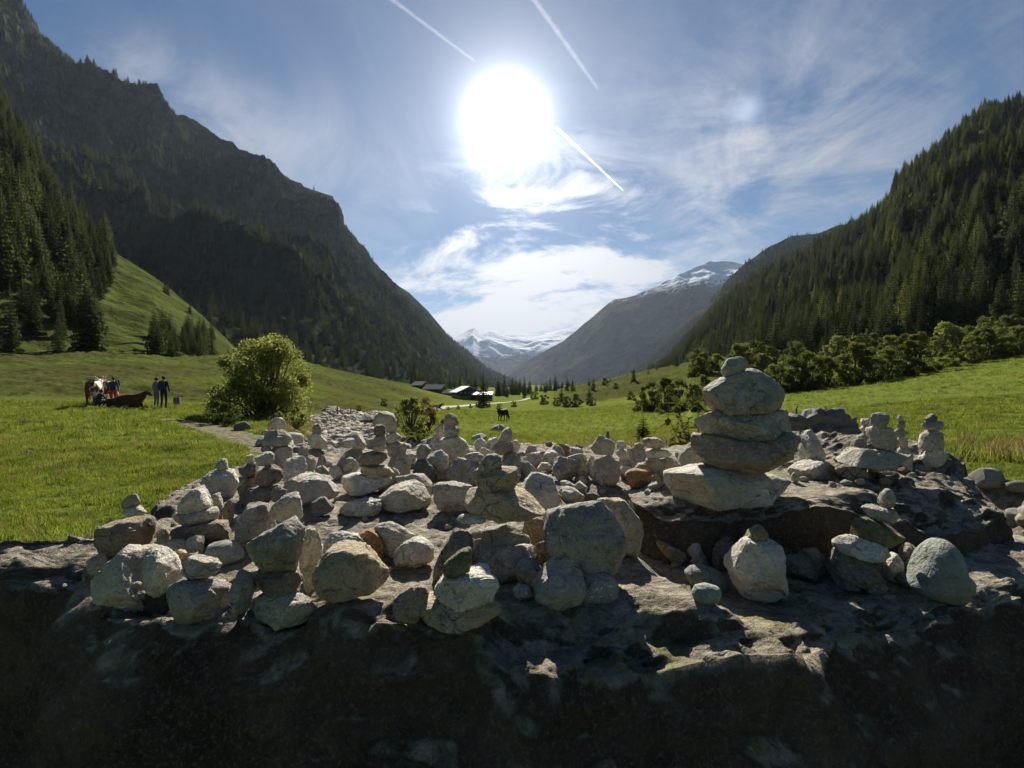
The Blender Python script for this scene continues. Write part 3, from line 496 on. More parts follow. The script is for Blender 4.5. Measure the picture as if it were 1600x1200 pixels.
# stream water, lying in its bed
def build_water():
    pts = []; P = CH[5:]
    for k in range(len(P)-1):
        for s in np.linspace(0, 1, 8, endpoint=False): pts.append(P[k]*(1-s)+P[k+1]*s)
    pts = np.array(pts); V = []; 
    tan = np.gradient(pts, axis=0); tan /= np.linalg.norm(tan, axis=1)[:, None]; nr = np.stack([-tan[:, 1], tan[:, 0]], 1)
    lv = ground(pts[:, 0], pts[:, 1], False)+.16
    lv = np.convolve(np.pad(lv, 6, mode='edge'), np.ones(13)/13, 'valid')
    K = 9
    for i, p in enumerate(pts):
        for s in np.linspace(-1, 1, K): V.append((p[0]+nr[i, 0]*s*1.0, p[1]+nr[i, 1]*s*1.0, lv[i]))
    t = NT('stream_water'); tc = t.n('ShaderNodeTexCoord')
    nm = t.bump(t.noise(tc.outputs['Object'], 6, 4, .7, dist=1.5), .9, .03)
    t.pbr((.045,.035,.02), .08, nm, .5)
    o = mesh_np('stream_water', V, grid_faces(len(pts), K), [t.m]); tag(o, kind='structure')
build_water()
pw = hit_ground(562, 657)
_a = np.linspace(0, 2*math.pi, 40, endpoint=False)
mesh_np('stream_water', [(pw.x+math.cos(a)*1.5*(1+.2*math.sin(3*a)), pw.y+math.sin(a)*1.6, pw.z+.10) for a in _a], [tuple(range(40))], [bpy.data.materials['stream_water']])['kind'] = 'structure'
# farm road, a gravel ribbon draped on the terrain
def ribbon(name, pix, w, lift, mat):
    P = np.array([gpt(*q) for q in pix]); S = [P[0]]
    for k in range(len(P)-1):
        for s in np.linspace(0, 1, 30)[1:]: S.append(P[k]*(1-s)+P[k+1]*s)
    S = np.array(S); S = np.stack([np.convolve(np.pad(S[:, k], 8, mode='edge'), np.ones(17)/17, 'valid') for k in (0, 1)], 1)
    tan = np.gradient(S, axis=0); tan /= np.linalg.norm(tan, axis=1)[:, None]+1e-9; nr = np.stack([-tan[:, 1], tan[:, 0]], 1)
    V = []
    for s in np.linspace(-.5, .5, 5): q = S+nr*s*w; V.append(P3(q[:, 0], q[:, 1], ground(q[:, 0], q[:, 1])+lift*(1.0-1.2*abs(s))))
    V = np.stack(V, 1).reshape(-1, 3)
    o = mesh_np(name, V, grid_faces(len(S), 5), [mat]); tag(o, kind='structure'); return o
M_GRAVEL = mat_plain('gravel_road', (.33,.30,.23), .95, .25, 1.5)
ribbon('path', [(640,645),(668,641),(700,636),(745,632),(790,629),(815,626),(828,622)], 2.6, .25, M_GRAVEL)
ribbon('path', [(-60,637.5),(0,637),(60,637),(110,637),(150,637.5),(200,638),(262,641)], .8, .05, M_GRAVEL)
# ================================================================ MOUNTAINS
def mat_mountain(name, forest, rock, grass, snow=None, gscale=.01, st=-.22):
    t = NT(name); tc = t.n('ShaderNodeTexCoord'); v = tc.outputs['Object']; ge = t.n('ShaderNodeNewGeometry')
    nz = t.n('ShaderNodeSeparateXYZ', {0: ge.outputs['True Normal']}).outputs['Z']
    n1 = t.noise(v, gscale, 7, .65); n2 = t.noise(v, gscale*6, 6, .65); n3 = t.noise(v, gscale*.35, 5, .6)
    c = t.mix(t.ramp(n2, .4, .62), forest, [x*.6 for x in forest])
    c = t.mix(t.math('MULTIPLY', t.ramp(n1, .48, .62), .85), c, grass)
    steep = t.math('ADD', t.math('MULTIPLY', nz, -1), t.math('MULTIPLY', n2, .5))
    c = t.mix(t.ramp(steep, st, st+.2), c, t.mix(t.ramp(n2, .45, .6), rock, [x*.5 for x in rock]))
    if snow:
        z = t.n('ShaderNodeSeparateXYZ', {0: ge.outputs['Position']}).outputs['Z']
        h = t.math('ADD', z, t.math('MULTIPLY', t.math('SUBTRACT', n2, .5), snow[2]))
        sl = t.ramp(t.math('ADD', nz, t.math('MULTIPLY', t.math('SUBTRACT', n2, .5), .5)), snow[3], snow[3]+.12)
        c = t.mix(t.math('MULTIPLY', t.ramp(h, snow[0], snow[1]), sl), c, (.82,.84,.88))
    nm = t.bump(n2, 1.0, 1.2/gscale*.06)
    t.pbr(c, 1.0, nm, 0); return t.m
LOFT = {}
def loft(name, crest, foot, mat, ns=170, nu=420, amp=.06, nscale=220, seed=0, power=1.15, crest_n=.4, back=.8, ridge=True, mask=None):
    """a mountain side between a foot line and a crest line, with a back side falling away; crest/foot: (px, py, depth)"""
    cr = np.array(crest, float); ft = np.array(foot, float)
    U = np.linspace(cr[0, 0], cr[-1, 0], nu)
    # foot uses the same share of its own width
    cy = np.interp(U, cr[:, 0], cr[:, 1]); cd = np.exp(np.interp(U, cr[:, 0], np.log(cr[:, 2])))
    tf = (U-U[0])/(U[-1]-U[0]); Uf = ft[0, 0]+tf*(ft[-1, 0]-ft[0, 0])
    fy = np.interp(Uf, ft[:, 0], ft[:, 1]); fd = np.exp(np.interp(Uf, ft[:, 0], np.log(ft[:, 2])))
    C = np.stack([(U-800)/F*cd, cd, CAMZ+(600-cy)/F*cd], 1); B = np.stack([(Uf-800)/F*fd, fd, CAMZ+(600-fy)/F*fd], 1)
    S = np.concatenate([[-.06, -.03], np.linspace(0, 1, ns), 1+np.linspace(0, back, 30)[1:]])
    P = np.zeros((nu, len(S), 3))
    for j, s in enumerate(S):
        if s <= 1:
            P[:, j, :2] = B[:, :2]+(C[:, :2]-B[:, :2])*s
            P[:, j, 2] = B[:, 2]+(C[:, 2]-B[:, 2])*(np.sign(s)*abs(s)**power) + (-30 if s < 0 else 0)*(-s/.06)
        else:
            P[:, j, :2] = B[:, :2]+(C[:, :2]-B[:, :2])*s
            P[:, j, 2] = B[:, 2]+(C[:, 2]-B[:, 2])*(1-(s-1)*.9)
    H = (C[:, 2]-B[:, 2])[:, None]; s = np.clip(S, 0, 1)[None, :]
    env = np.minimum(1, 5*s)*(1-(1-crest_n)*sstep(.7, 1, s))
    nse = fbm(P, nscale, 6, seed, .52, ridge)*.7+fbm(P, nscale*2.7, 3, seed+5)*.6
    hn = H*amp*env*nse
    P[:, :, 2] += hn; P[:, :, 0] += hn*.5*np.sign(-P[:, :, 0].mean()); P[:, :, 1] -= hn*.4
    o = mesh_np(name, P.reshape(-1, 3), grid_faces(nu, len(S)), [mat])
    tag(o, kind='structure')
    LOFT[name+str(seed)] = (P, S, C, B)
    return P
M_L = mat_mountain('left_mountain_slope', (.024,.036,.016), (.08,.08,.072), (.055,.06,.022), None, .006, -.01)
M_SP = mat_mountain('spur_slope', (.075,.085,.025), (.13,.12,.09), (.10,.125,.03), None, .03)
M_R = mat_mountain('right_mountain_slope', (.035,.042,.018), (.13,.12,.1), (.07,.08,.028), None, .01)
M_MID = mat_mountain('middle_mountain', (.022,.024,.018), (.028,.028,.032), (.065,.052,.026), (930, 1150, 500, .22), .0022)
M_FAR = mat_mountain('glacier_mountain', (.07,.07,.07), (.07,.07,.075), (.09,.08,.07), (420, 620, 500, .22), .0018)
P_L1 = loft('hill_spur', [(-900,-300,430),(-500,-150,420),(-200,10,400),(0,150,380),(40,215,360),(80,300,350),(130,350,340),(190,402,330),(240,432,320),(300,480,300),(335,510,290),(400,575,275),(470,606,240)],
     [(-1200,600,90),(-600,592,100),(0,586,95),(100,582,105),(200,575,115),(300,585,130),(400,604,150),(480,622,190)], M_SP, 150, 300, .05, 40, 3, 1.05, .5)
P_L2 = loft('hill', [(-900,-60,2000),(-500,-120,1900),(-200,-150,1800),(0,-10,1700),(30,20,1700),(60,52,1720),(110,97,1750),(140,112,1780),(200,140,1800),(240,156,1820),(265,186,1850),(300,202,1900),(340,226,1950),(380,245,2000),(420,272,2050),(450,287,2100),(490,298,2150),(520,308,2200),(532,345,2250),(560,385,2350),(600,432,2500),(640,458,2700),(670,488,2900),(700,525,3100),(760,575,3600),(830,608,4400)],
     [(-1200,560,330),(-600,560,330),(0,560,340),(200,560,360),(330,570,370),(450,590,420),(560,598,520),(650,602,700),(720,606,1000),(780,609,1700),(830,611,3000)], M_L, 230, 620, .15, 300, 20, 1.2, .08)
P_R3 = loft('hill', [(985,598,2000),(1000,592,1900),(1040,562,1750),(1080,520,1600),(1120,478,1450),(1160,446,1350),(1200,420,1250),(1240,400,1150),(1310,366,1000),(1350,344,900),(1390,318,800),(1410,280,720),(1450,246,680),(1490,212,640),(1540,170,620),(1600,156,600),(1800,90,560),(2300,-150,520),(3000,-300,500)],
     [(985,606,700),(1050,598,420),(1120,590,260),(1200,588,170),(1300,582,145),(1400,566,140),(1500,556,135),(1600,546,128),(1800,515,120),(2300,480,110),(3000,450,100)], M_R, 200, 520, .09, 130, 40, 1.1, .3)
P_R4 = loft('hill', [(1110,470,2100),(1140,435,2100),(1165,412,2150),(1200,388,2200),(1240,370,2300),(1275,368,2300),(1310,354,2400),(1345,350,2400),(1500,330,2500)],
     [(1080,600,1400),(1250,600,1300),(1500,600,1300)], M_R, 90, 160, .05, 200, 50, 1.1, .3)
P_M2 = loft('hill', [(880,608,3600),(930,603,3400),(980,585,3200),(1010,560,3000),(1050,522,2900),(1085,490,2800),(1120,470,2800),(1200,440,2700),(1300,400,2600)],
     [(860,612,2600),(950,608,2000),(1050,606,1700),(1300,600,1500)], M_MID, 120, 220, .07, 260, 60, 1.1, .4)
P_M = loft('mountain', [(740,606,8200),(780,590,7800),(800,577,7400),(830,561,7000),(860,545,6700),(880,535,6500),(905,517,6300),(930,499,6100),(950,482,6000),(962,473,5900),(985,468,5800),(1010,460,5700),(1040,444,5700),(1062,430,5700),(1080,424,5800),(1108,411,5800),(1130,412,5800),(1150,414,5800),(1170,420,5800),(1300,400,5800)],
     [(740,609,7000),(800,609,5600),(900,607,4300),(1000,606,3800),(1300,604,3600)], M_MID, 220, 420, .22, 1100, 70, 1.15, .25)
P_F = loft('mountain', [(600,540,10500),(690,534,10500),(715,526,10300),(728,520,10200),(742,513,10000),(752,523,10000),(768,519,10000),(782,526,10000),(800,523,10400),(825,525,10500),(850,523,10500),(880,516,10500),(905,510,10400),(935,500,10400),(1000,490,10400)],
     [(600,606,7600),(800,606,7600),(1000,606,7600)], M_FAR, 200, 360, .13, 1100, 80, 1.0, .22)
# ================================================================ SKY
def build_world():
    t = NT('World', world=True); SC.world = t.m
    el = math.asin(SUN_DIR.z); az = math.atan2(SUN_DIR.x, SUN_DIR.y)
    sky = t.n('ShaderNodeTexSky', sky_type='NISHITA'); sky.sun_disc = False; sky.sun_elevation = el; sky.sun_rotation = az
    sky.altitude = 1500; sky.air_density = 1.0; sky.dust_density = SKY['dust']; sky.ozone_density = 1.6
    tc = t.n('ShaderNodeTexCoord'); D = t.n('ShaderNodeVectorMath', {0: tc.outputs['Generated']}, operation='NORMALIZE').outputs[0]
    sx = t.n('ShaderNodeSeparateXYZ', {0: D})
    zz = t.math('MAXIMUM', sx.outputs[2], .02)
    den = t.math('ADD', zz, .08)
    cp = t.n('ShaderNodeCombineXYZ', {0: t.math('DIVIDE', sx.outputs[0], den), 1: t.math('DIVIDE', sx.outputs[1], den), 2: 0.0}).outputs[0]
    def dirn(px, py): return Vector(((px-800)/F, 1, (600-py)/F)).normalized()
    def lobe(px, py, r, soft=1.0):
        d = t.n('ShaderNodeVectorMath', {0: D, 1: tuple(dirn(px, py))}, operation='DISTANCE').outputs['Value']
        rr = r/F*math.cos(math.atan(math.hypot(px-800, py-600)/F))
        return t.ramp(d, rr*(1+soft), 0)
    def total(L):
        s = None
        for a in L:
            b = t.math('MULTIPLY', lobe(a[0], a[1], a[2]), a[3]); s = b if s is None else t.math('ADD', s, b)
        return s
    wisp = t.noise(cp, 1.7, 9, .64, dist=1.3)
    mp = t.n('ShaderNodeMapping'); t.put(mp.inputs[0], cp); mp.inputs['Rotation'].default_value = (0, 0, .5); mp.inputs['Scale'].default_value = (1.0, .42, 1)
    streak = t.noise(mp.outputs[0], 1.6, 9, .66, dist=.8)
    mq = t.n('ShaderNodeMapping'); t.put(mq.inputs[0], D); mq.inputs['Scale'].default_value = (2.6, 2.6, 7.5); mq.inputs['Rotation'].default_value = (0, .25, 0)
    puff = t.noise(mq.outputs[0], 1.5, 10, .62, dist=.5)
    low = total([(850,400,130,.8),(950,390,90,.5),(790,470,110,.9),(700,490,80,.9),(880,480,110,.8),(960,440,70,.5),(820,510,160,.7),(700,445,50,.5),(740,520,100,.7)])
    hi = total([(1160,180,120,.5),(1110,240,70,.4),(1150,330,60,.55),(1210,280,150,.45),(1330,200,150,.4),(1250,330,120,.4),(1400,120,170,.35),(1480,60,160,.3),(1080,390,60,.5),(1160,380,70,.4),(1040,120,170,.25)])
    lft = total([(180,110,60,.45),(290,185,80,.5),(370,210,60,.4),(560,270,90,.25),(480,240,70,.25)])
    a1 = t.math('MULTIPLY', t.math('MULTIPLY', low, .85, clamp=True), t.ramp(t.math('ADD', puff, t.math('MULTIPLY', t.math('MINIMUM', low, 1.5), .05)), .47, .62))
    a2 = t.math('MULTIPLY', t.math('MULTIPLY', hi, .62), t.ramp(t.math('ADD', t.math('MULTIPLY', streak, .55), t.math('MULTIPLY', wisp, .45)), .38, .68))
    a3 = t.math('MULTIPLY', lft, t.ramp(streak, .40, .66))
    a = t.math('ADD', t.math('MULTIPLY', a1, 1.1), t.math('ADD', a2, a3), clamp=True)
    a = t.math('ADD', a, t.math('MULTIPLY', t.ramp(streak, .5, .8), .10), clamp=True)
    # light scattered by the thin veil round the sun
    th = t.n('ShaderNodeVectorMath', {0: D, 1: tuple(HALO)}, operation='DISTANCE').outputs['Value']
    g = lambda r: t.math('POWER', 2.71828, t.math('MULTIPLY', t.math('POWER', t.math('DIVIDE', th, r), 2), -1))
    e = lambda r: t.math('POWER', 2.71828, t.math('DIVIDE', th, -r))
    aur = t.math('ADD', t.math('MULTIPLY', g(.046), 1.8), t.math('ADD', t.math('MULTIPLY', e(.058), SKY['a1']), t.math('MULTIPLY', e(.30), SKY['a2'])))
    base = t.n('ShaderNodeHueSaturation', {'Color': sky.outputs[0]}); base.inputs['Saturation'].default_value = SKY['sat']; base.inputs['Value'].default_value = SKY['str']
    cl = t.math('ADD', SKY['cloud'], t.math('MULTIPLY', e(.30), SKY['cloud']*4.2))
    cc = t.n('ShaderNodeCombineXYZ', {0: cl, 1: cl, 2: t.math('MULTIPLY', cl, 1.04)}).outputs[0]
    c = t.mix(a, base.outputs[0], cc)
    aur = t.math('ADD', aur, t.math('MULTIPLY', lobe(1166, 172, 20, .9), .16))
    ac = t.n('ShaderNodeCombineXYZ', {0: t.math('MULTIPLY', aur, .97), 1: aur, 2: t.math('MULTIPLY', aur, 1.04)}).outputs[0]
    c = t.mix(1.0, c, ac, 'ADD')
    bg = t.n('ShaderNodeBackground', {'Color': c, 'Strength': 1.0})
    o = t.n('ShaderNodeOutputWorld'); t.t.links.new(bg.outputs[0], o.inputs[0])
SKY = dict(dust=.3, a1=1.0, a2=.085, sat=1.38, str=.028, cloud=.15)
build_world()
sun = bpy.data.lights.new('sun', 'SUN'); sun.energy = 5.0; sun.angle = math.radians(.5); sun.color = (1, .95, .86)
so = bpy.data.objects.new('sun', sun); COL.objects.link(so); so.rotation_euler = (-SUN_DIR).to_track_quat('-Z', 'Y').to_euler(); so.location = (0, 0, 30)
# contrails: long thin tubes of ice cloud nine kilometres up
def contrail(p0, p1, r0, r1, label, op, n=60):
    t = NT('contrail_ice'); vs = t.n('ShaderNodeVolumeScatter'); vs.inputs['Color'].default_value = (1, 1, 1, 1); vs.inputs['Density'].default_value = op; vs.inputs['Anisotropy'].default_value = .55
    ot = t.n('ShaderNodeOutputMaterial'); t.t.links.new(vs.outputs[0], ot.inputs['Volume'])
    A = Vector(p0); B = Vector(p1); ax = (B-A).normalized(); s1 = ax.cross(Vector((0, 0, 1))).normalized(); s2 = ax.cross(s1); V = []; K = 10
    for i in range(n):
        f = i/(n-1); c = A.lerp(B, f); r = (r0*(1-f)+r1*f)*(1+.25*random.uniform(-1, 1)*(r0 > 60))
        if i in (0, n-1): r *= .05
        c = c+s1*random.uniform(-.15, .15)*r
        for k in range(K): an = 2*math.pi*k/K; V.append(c+s1*math.cos(an)*r+s2*math.sin(an)*r)
    Fc = [(i*K+k, i*K+(k+1) % K, (i+1)*K+(k+1) % K, (i+1)*K+k) for i in range(n-1) for k in range(K)]
    o = mesh_np('contrail', V, np.array(Fc), [t.m]); tag(o, label, 'contrail')
def hi(px, py, h=9000): d = (h)/((600-py)/F); return at(px, py, d)
contrail(hi(868,198), hi(974,298), 52, 22, 'bright sharp white contrail running down right from the sun', .012)
contrail(hi(800,-50), hi(935,140), 75, 45, 'faint broken contrail at the top edge right of the sun', .00022)
contrail(hi(560,-40), hi(742,96), 55, 40, 'thin straight contrail reaching the sun from the upper left', .00035)
# ================================================================ BOULDERS
def mat_boulder(name, dark=1.0):
    t = NT(name); tc = t.n('ShaderNodeTexCoord'); v = tc.outputs['Object']; ge = t.n('ShaderNodeNewGeometry')
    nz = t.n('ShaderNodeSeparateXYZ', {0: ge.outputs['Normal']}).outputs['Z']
    n1 = t.noise(v, 3, 6, .65, dist=.4); n2 = t.noise(v, 16, 6, .68, dist=.6); n3 = t.noise(v, 90, 4, .7); n4 = t.noise(v, 7, 7, .7, dist=1.0)
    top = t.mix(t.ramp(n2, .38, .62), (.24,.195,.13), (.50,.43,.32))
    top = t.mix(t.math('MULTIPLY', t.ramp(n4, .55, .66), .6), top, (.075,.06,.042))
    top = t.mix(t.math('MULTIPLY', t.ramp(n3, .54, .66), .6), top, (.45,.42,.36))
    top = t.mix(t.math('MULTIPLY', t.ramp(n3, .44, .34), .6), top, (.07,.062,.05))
    # moss and lichen patches near the front rim
    y = t.n('ShaderNodeSeparateXYZ', {0: v}).outputs['Y']
    zone = t.ramp(t.math('ADD', y, t.math('MULTIPLY', n1, .8)), 2.1, 1.45)
    mo = t.math('MULTIPLY', t.ramp(t.math('ADD', n4, t.math('MULTIPLY', n2, .5)), .755, .86), zone)
    top = t.mix(t.math('MULTIPLY', mo, .75), top, t.mix(n3, (.14,.135,.035), (.34,.33,.07)))
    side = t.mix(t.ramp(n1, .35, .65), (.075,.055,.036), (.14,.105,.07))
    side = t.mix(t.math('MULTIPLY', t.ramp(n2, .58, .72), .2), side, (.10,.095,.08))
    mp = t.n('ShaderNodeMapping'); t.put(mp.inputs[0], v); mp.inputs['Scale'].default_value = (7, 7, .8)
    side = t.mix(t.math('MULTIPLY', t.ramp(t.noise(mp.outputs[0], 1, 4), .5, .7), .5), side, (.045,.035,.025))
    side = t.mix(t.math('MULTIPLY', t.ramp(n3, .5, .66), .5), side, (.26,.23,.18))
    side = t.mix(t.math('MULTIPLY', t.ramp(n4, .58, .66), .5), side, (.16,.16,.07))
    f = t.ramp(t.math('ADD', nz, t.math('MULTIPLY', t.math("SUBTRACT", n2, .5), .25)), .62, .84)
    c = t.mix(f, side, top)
    h = t.math('ADD', n2, t.math('MULTIPLY', n3, .4))
    nm = t.bump(h, 1.0, .03); nm = t.bump(n4, 1.0, .05, nm)
    t.pbr(c, .9, nm, .2); return t.m
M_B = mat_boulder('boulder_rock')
def spline_closed(pts, n):
    P = np.array(pts, float); m = len(P); out = []
    for k in range(m):
        p0, p1, p2, p3 = P[k-1], P[k], P[(k+1) % m], P[(k+2) % m]
        for s in np.linspace(0, 1, 24, endpoint=False):
            out.append(.5*((2*p1)+(-p0+p2)*s+(2*p0-5*p1+4*p2-p3)*s*s+(-p0+3*p1-3*p2+p3)*s**3))
    out = np.array(out); L = np.concatenate([[0], np.cumsum(np.linalg.norm(np.diff(np.vstack([out, out[:1]]), axis=0), axis=1))])
    s = np.linspace(0, L[-1], n, endpoint=False); Q = np.vstack([out, out[:1]])
    return np.stack([np.interp(s, L, Q[:, 0]), np.interp(s, L, Q[:, 1])], 1)
def boulder(name, outline, center, ztop, zbot, mat, label, nA=760, nR=190, nS=110, bevel=.10, lean=.12, seed=0, face=.055, rgh=1.0):
    O = spline_closed(outline, nA); c = np.array(center)
    T = np.concatenate([np.linspace(0.003, 1, nR)**.8])
    rows = []
    for tt in T: rows.append(np.stack([c[0]+(O[:, 0]-c[0])*tt, c[1]+(O[:, 1]-c[1])*tt, np.full(nA, np.nan)], 1))
    G = np.array(rows)                                   # nR, nA, 3
    G[:, :, 2] = ztop(G[:, :, 0], G[:, :, 1])
    dist = (1-T)[:, None]*np.linalg.norm(O-c, axis=1)[None, :]     # roughly metres inside the rim
    bv = bevel*(1+.9*fbm(P3(O[:, 0], O[:, 1]), .35, 3, seed+9)); bv = bv+(.07*sstep(-.1, .1, O[:, 0])*sstep(.75, .5, O[:, 0])*(O[:, 1] < 1.5) if seed == 100 else 0)
    G[:, :, 2] -= bv[None, :]*.8*(1-sstep(0, 1, dist/(bv[None, :]*1.6+.03)))
    zr = G[-1, :, 2]
    S = []
    for s in np.linspace(0, 1, nS)[1:]:
        z = zr*(1-s)+zbot*s
        out = O-c; ln = np.linalg.norm(out, axis=1)[:, None]; dirv = out/ln
        bul = .06*np.sin(min(1, s*3)*math.pi/2)-lean*s**1.3
        if seed == 100: bul = .13*np.sin(min(1, s*3.5)*math.pi/2)*sstep(-1.5, -1.1, O[:, :1])*(O[:, 1:] < 2)+.02-lean*s**1.3
        q = O+dirv*bul
        S.append(np.stack([q[:, 0], q[:, 1], z], 1))
    A = np.concatenate([G, np.array(S)], 0)
    P = A.copy()
    flat = np.concatenate([np.ones(nR), np.zeros(nS-1)])[:, None]
    n_big = fbm(P, .55, 4, seed); n_mid = fbm(P, .13, 4, seed+3, .55, True); n_sm = fbm(P, .035, 3, seed+6)
    tdir = np.zeros_like(P); tdir[:, :, 2] = flat
    out = (O-c)/np.linalg.norm(O-c, axis=1)[:, None]
    edge = sstep(.80, 1.0, np.concatenate([T, np.ones(nS-1)]))[:, None]
    tdir[:, :, 0] = out[:, 0][None, :]*edge; tdir[:, :, 1] = out[:, 1][None, :]*edge
    amp = np.where(flat > 0, .018+.03*edge, face)
    h = amp*n_big*1.2+rgh*((.012+.030*edge)*n_mid+(.008+.006*edge)*n_sm)
    # strata ledges on the sides
    lay = fbm(np.stack([P[:, :, 0]*.5, P[:, :, 1]*.5, P[:, :, 2]*6], -1), .6, 3, seed+12)
    h = h+edge*.02*lay
    P = P+tdir*h[:, :, None]
    nT = P.shape[0]
    V = P.reshape(-1, 3); idx = np.arange(nT*nA).reshape(nT, nA)
    a = idx[:-1]; b = idx[1:]; Fc = np.stack([a, np.roll(a, -1, 1), np.roll(b, -1, 1), b], -1).reshape(-1, 4)[:, ::-1]
    o = mesh_np(name, V, np.ascontiguousarray(Fc), [mat]); tag(o, label, 'boulder')
    return o
def z_main(x, y):
    z = .79+.045*sstep(1.5, 2.4, y)+.035*sstep(1.5, 1.1, y)+.02*sstep(2.6, 3.4, y)
    z = z-.085*sstep(.42, .58, x+.25*(y-1.4))*sstep(1.0, 1.25, y)*(1-sstep(2.2, 2.6, y))
    z = z-.03*sstep(-1.1, -1.5, x)*(1-sstep(1.4, 1.9, y))
    return z
OUT_MAIN = [(-1.95,1.66),(-1.62,1.56),(-1.34,1.52),(-1.04,1.34),(-.76,1.20),(-.44,1.17),(-.12,1.15),(.06,1.06),(.35,1.12),(.62,1.13),(.78,1.26),(1.08,1.42),(1.45,1.53),(1.80,1.58),(2.0,1.70),(2.0,2.0),(1.9,2.8),(1.5,3.5),(.9,3.9),(0,4.05),(-.9,3.9),(-1.5,3.5),(-1.66,3.0),(-1.62,2.5),(-1.46,2.0),(-1.42,1.76),(-1.66,1.74)]
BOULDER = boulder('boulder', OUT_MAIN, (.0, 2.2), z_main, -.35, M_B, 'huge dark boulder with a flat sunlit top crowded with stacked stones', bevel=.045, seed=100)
def z_blk(x, y):
    z = .915+.03*fbm(P3(x, y), .7, 2, 77)
    z = z+.02-.10*sstep(1.25, 1.6, x)*(1-sstep(1.85, 2.3, y))+.055*fbm(P3(x, y), .22, 4, 78, .55, True)*sstep(1.15, 1.45, x)+.05*sstep(1.3, 1.8, x)*sstep(2.3, 2.8, y)
    return z
OUT_BLK = [(.50,1.90),(.62,1.81),(.95,1.82),(1.3,1.84),(1.66,1.88),(1.95,2.04),(2.15,2.4),(2.45,2.9),(2.3,3.4),(1.6,3.6),(1.0,3.5),(.72,3.0),(.62,2.5),(.50,2.1)]
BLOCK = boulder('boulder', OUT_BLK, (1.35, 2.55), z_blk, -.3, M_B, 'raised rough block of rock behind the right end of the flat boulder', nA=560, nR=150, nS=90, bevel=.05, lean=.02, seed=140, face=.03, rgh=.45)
SLAB = boulder('boulder', [(2.3,2.2),(2.7,1.9),(3.3,2.3),(3.5,2.9),(3.0,3.3),(2.5,3.1)], (2.9,2.6), lambda x, y: .42+.1*(x-2.9), -.5, M_B, 'low rugged rock at the right edge behind the raised block', nA=200, nR=50, nS=40, bevel=.08, seed=170)
# ================================================================ STONES
_bm = bmesh.new(); bmesh.ops.create_icosphere(_bm, subdivisions=5, radius=1); 
ICO5 = (np.array([v.co[:] for v in _bm.verts]), np.array([[v.index for v in f.verts] for f in _bm.faces])); _bm.free()
_bm = bmesh.new(); bmesh.ops.create_icosphere(_bm, subdivisions=4, radius=1)
ICO4 = (np.array([v.co[:] for v in _bm.verts]), np.array([[v.index for v in f.verts] for f in _bm.faces])); _bm.free()
def tree_of(o):
    dg = bpy.context.evaluated_depsgraph_get(); return BVHTree.FromObject(o, dg)
bpy.context.view_layer.update()
BVHS = [tree_of(BOULDER), tree_of(BLOCK)]
def ray_rock(px, py):
    o = Vector((0, 0, CAMZ)); d = (at(px, py, 1)-o).normalized(); best = None
    for b in BVHS:
        h = b.ray_cast(o, d, 20)
        if h[0] is not None and (best is None or h[0].y < best.y): best = h[0]
    return best
def silhouette(poly, cx, cy, n=180):
    ang = np.linspace(0, 2*math.pi, n, endpoint=False); R = np.zeros(n); P = np.array(poly, float)-[cx, cy]; P[:, 1] *= -1
    Q = np.roll(P, -1, 0)
    for i, a in enumerate(ang):
        d = np.array([math.cos(a), math.sin(a)]); e = Q-P
        den = d[0]*e[:, 1]-d[1]*e[:, 0]; den = np.where(abs(den) < 1e-9, 1e-9, den)
        tt = (P[:, 0]*e[:, 1]-P[:, 1]*e[:, 0])/den; uu = (P[:, 0]*d[1]-P[:, 1]*d[0])/den
        ok = (uu >= -1e-6) & (uu <= 1+1e-6) & (tt > 0)
        R[i] = tt[ok].max() if ok.any() else 5
    w = np.exp(-np.linspace(-1.6, 1.6, 7)**2); w /= w.sum()
    Rp = np.concatenate([R[-3:], R, R[:3]]); return np.convolve(Rp, w, 'valid')*1.012
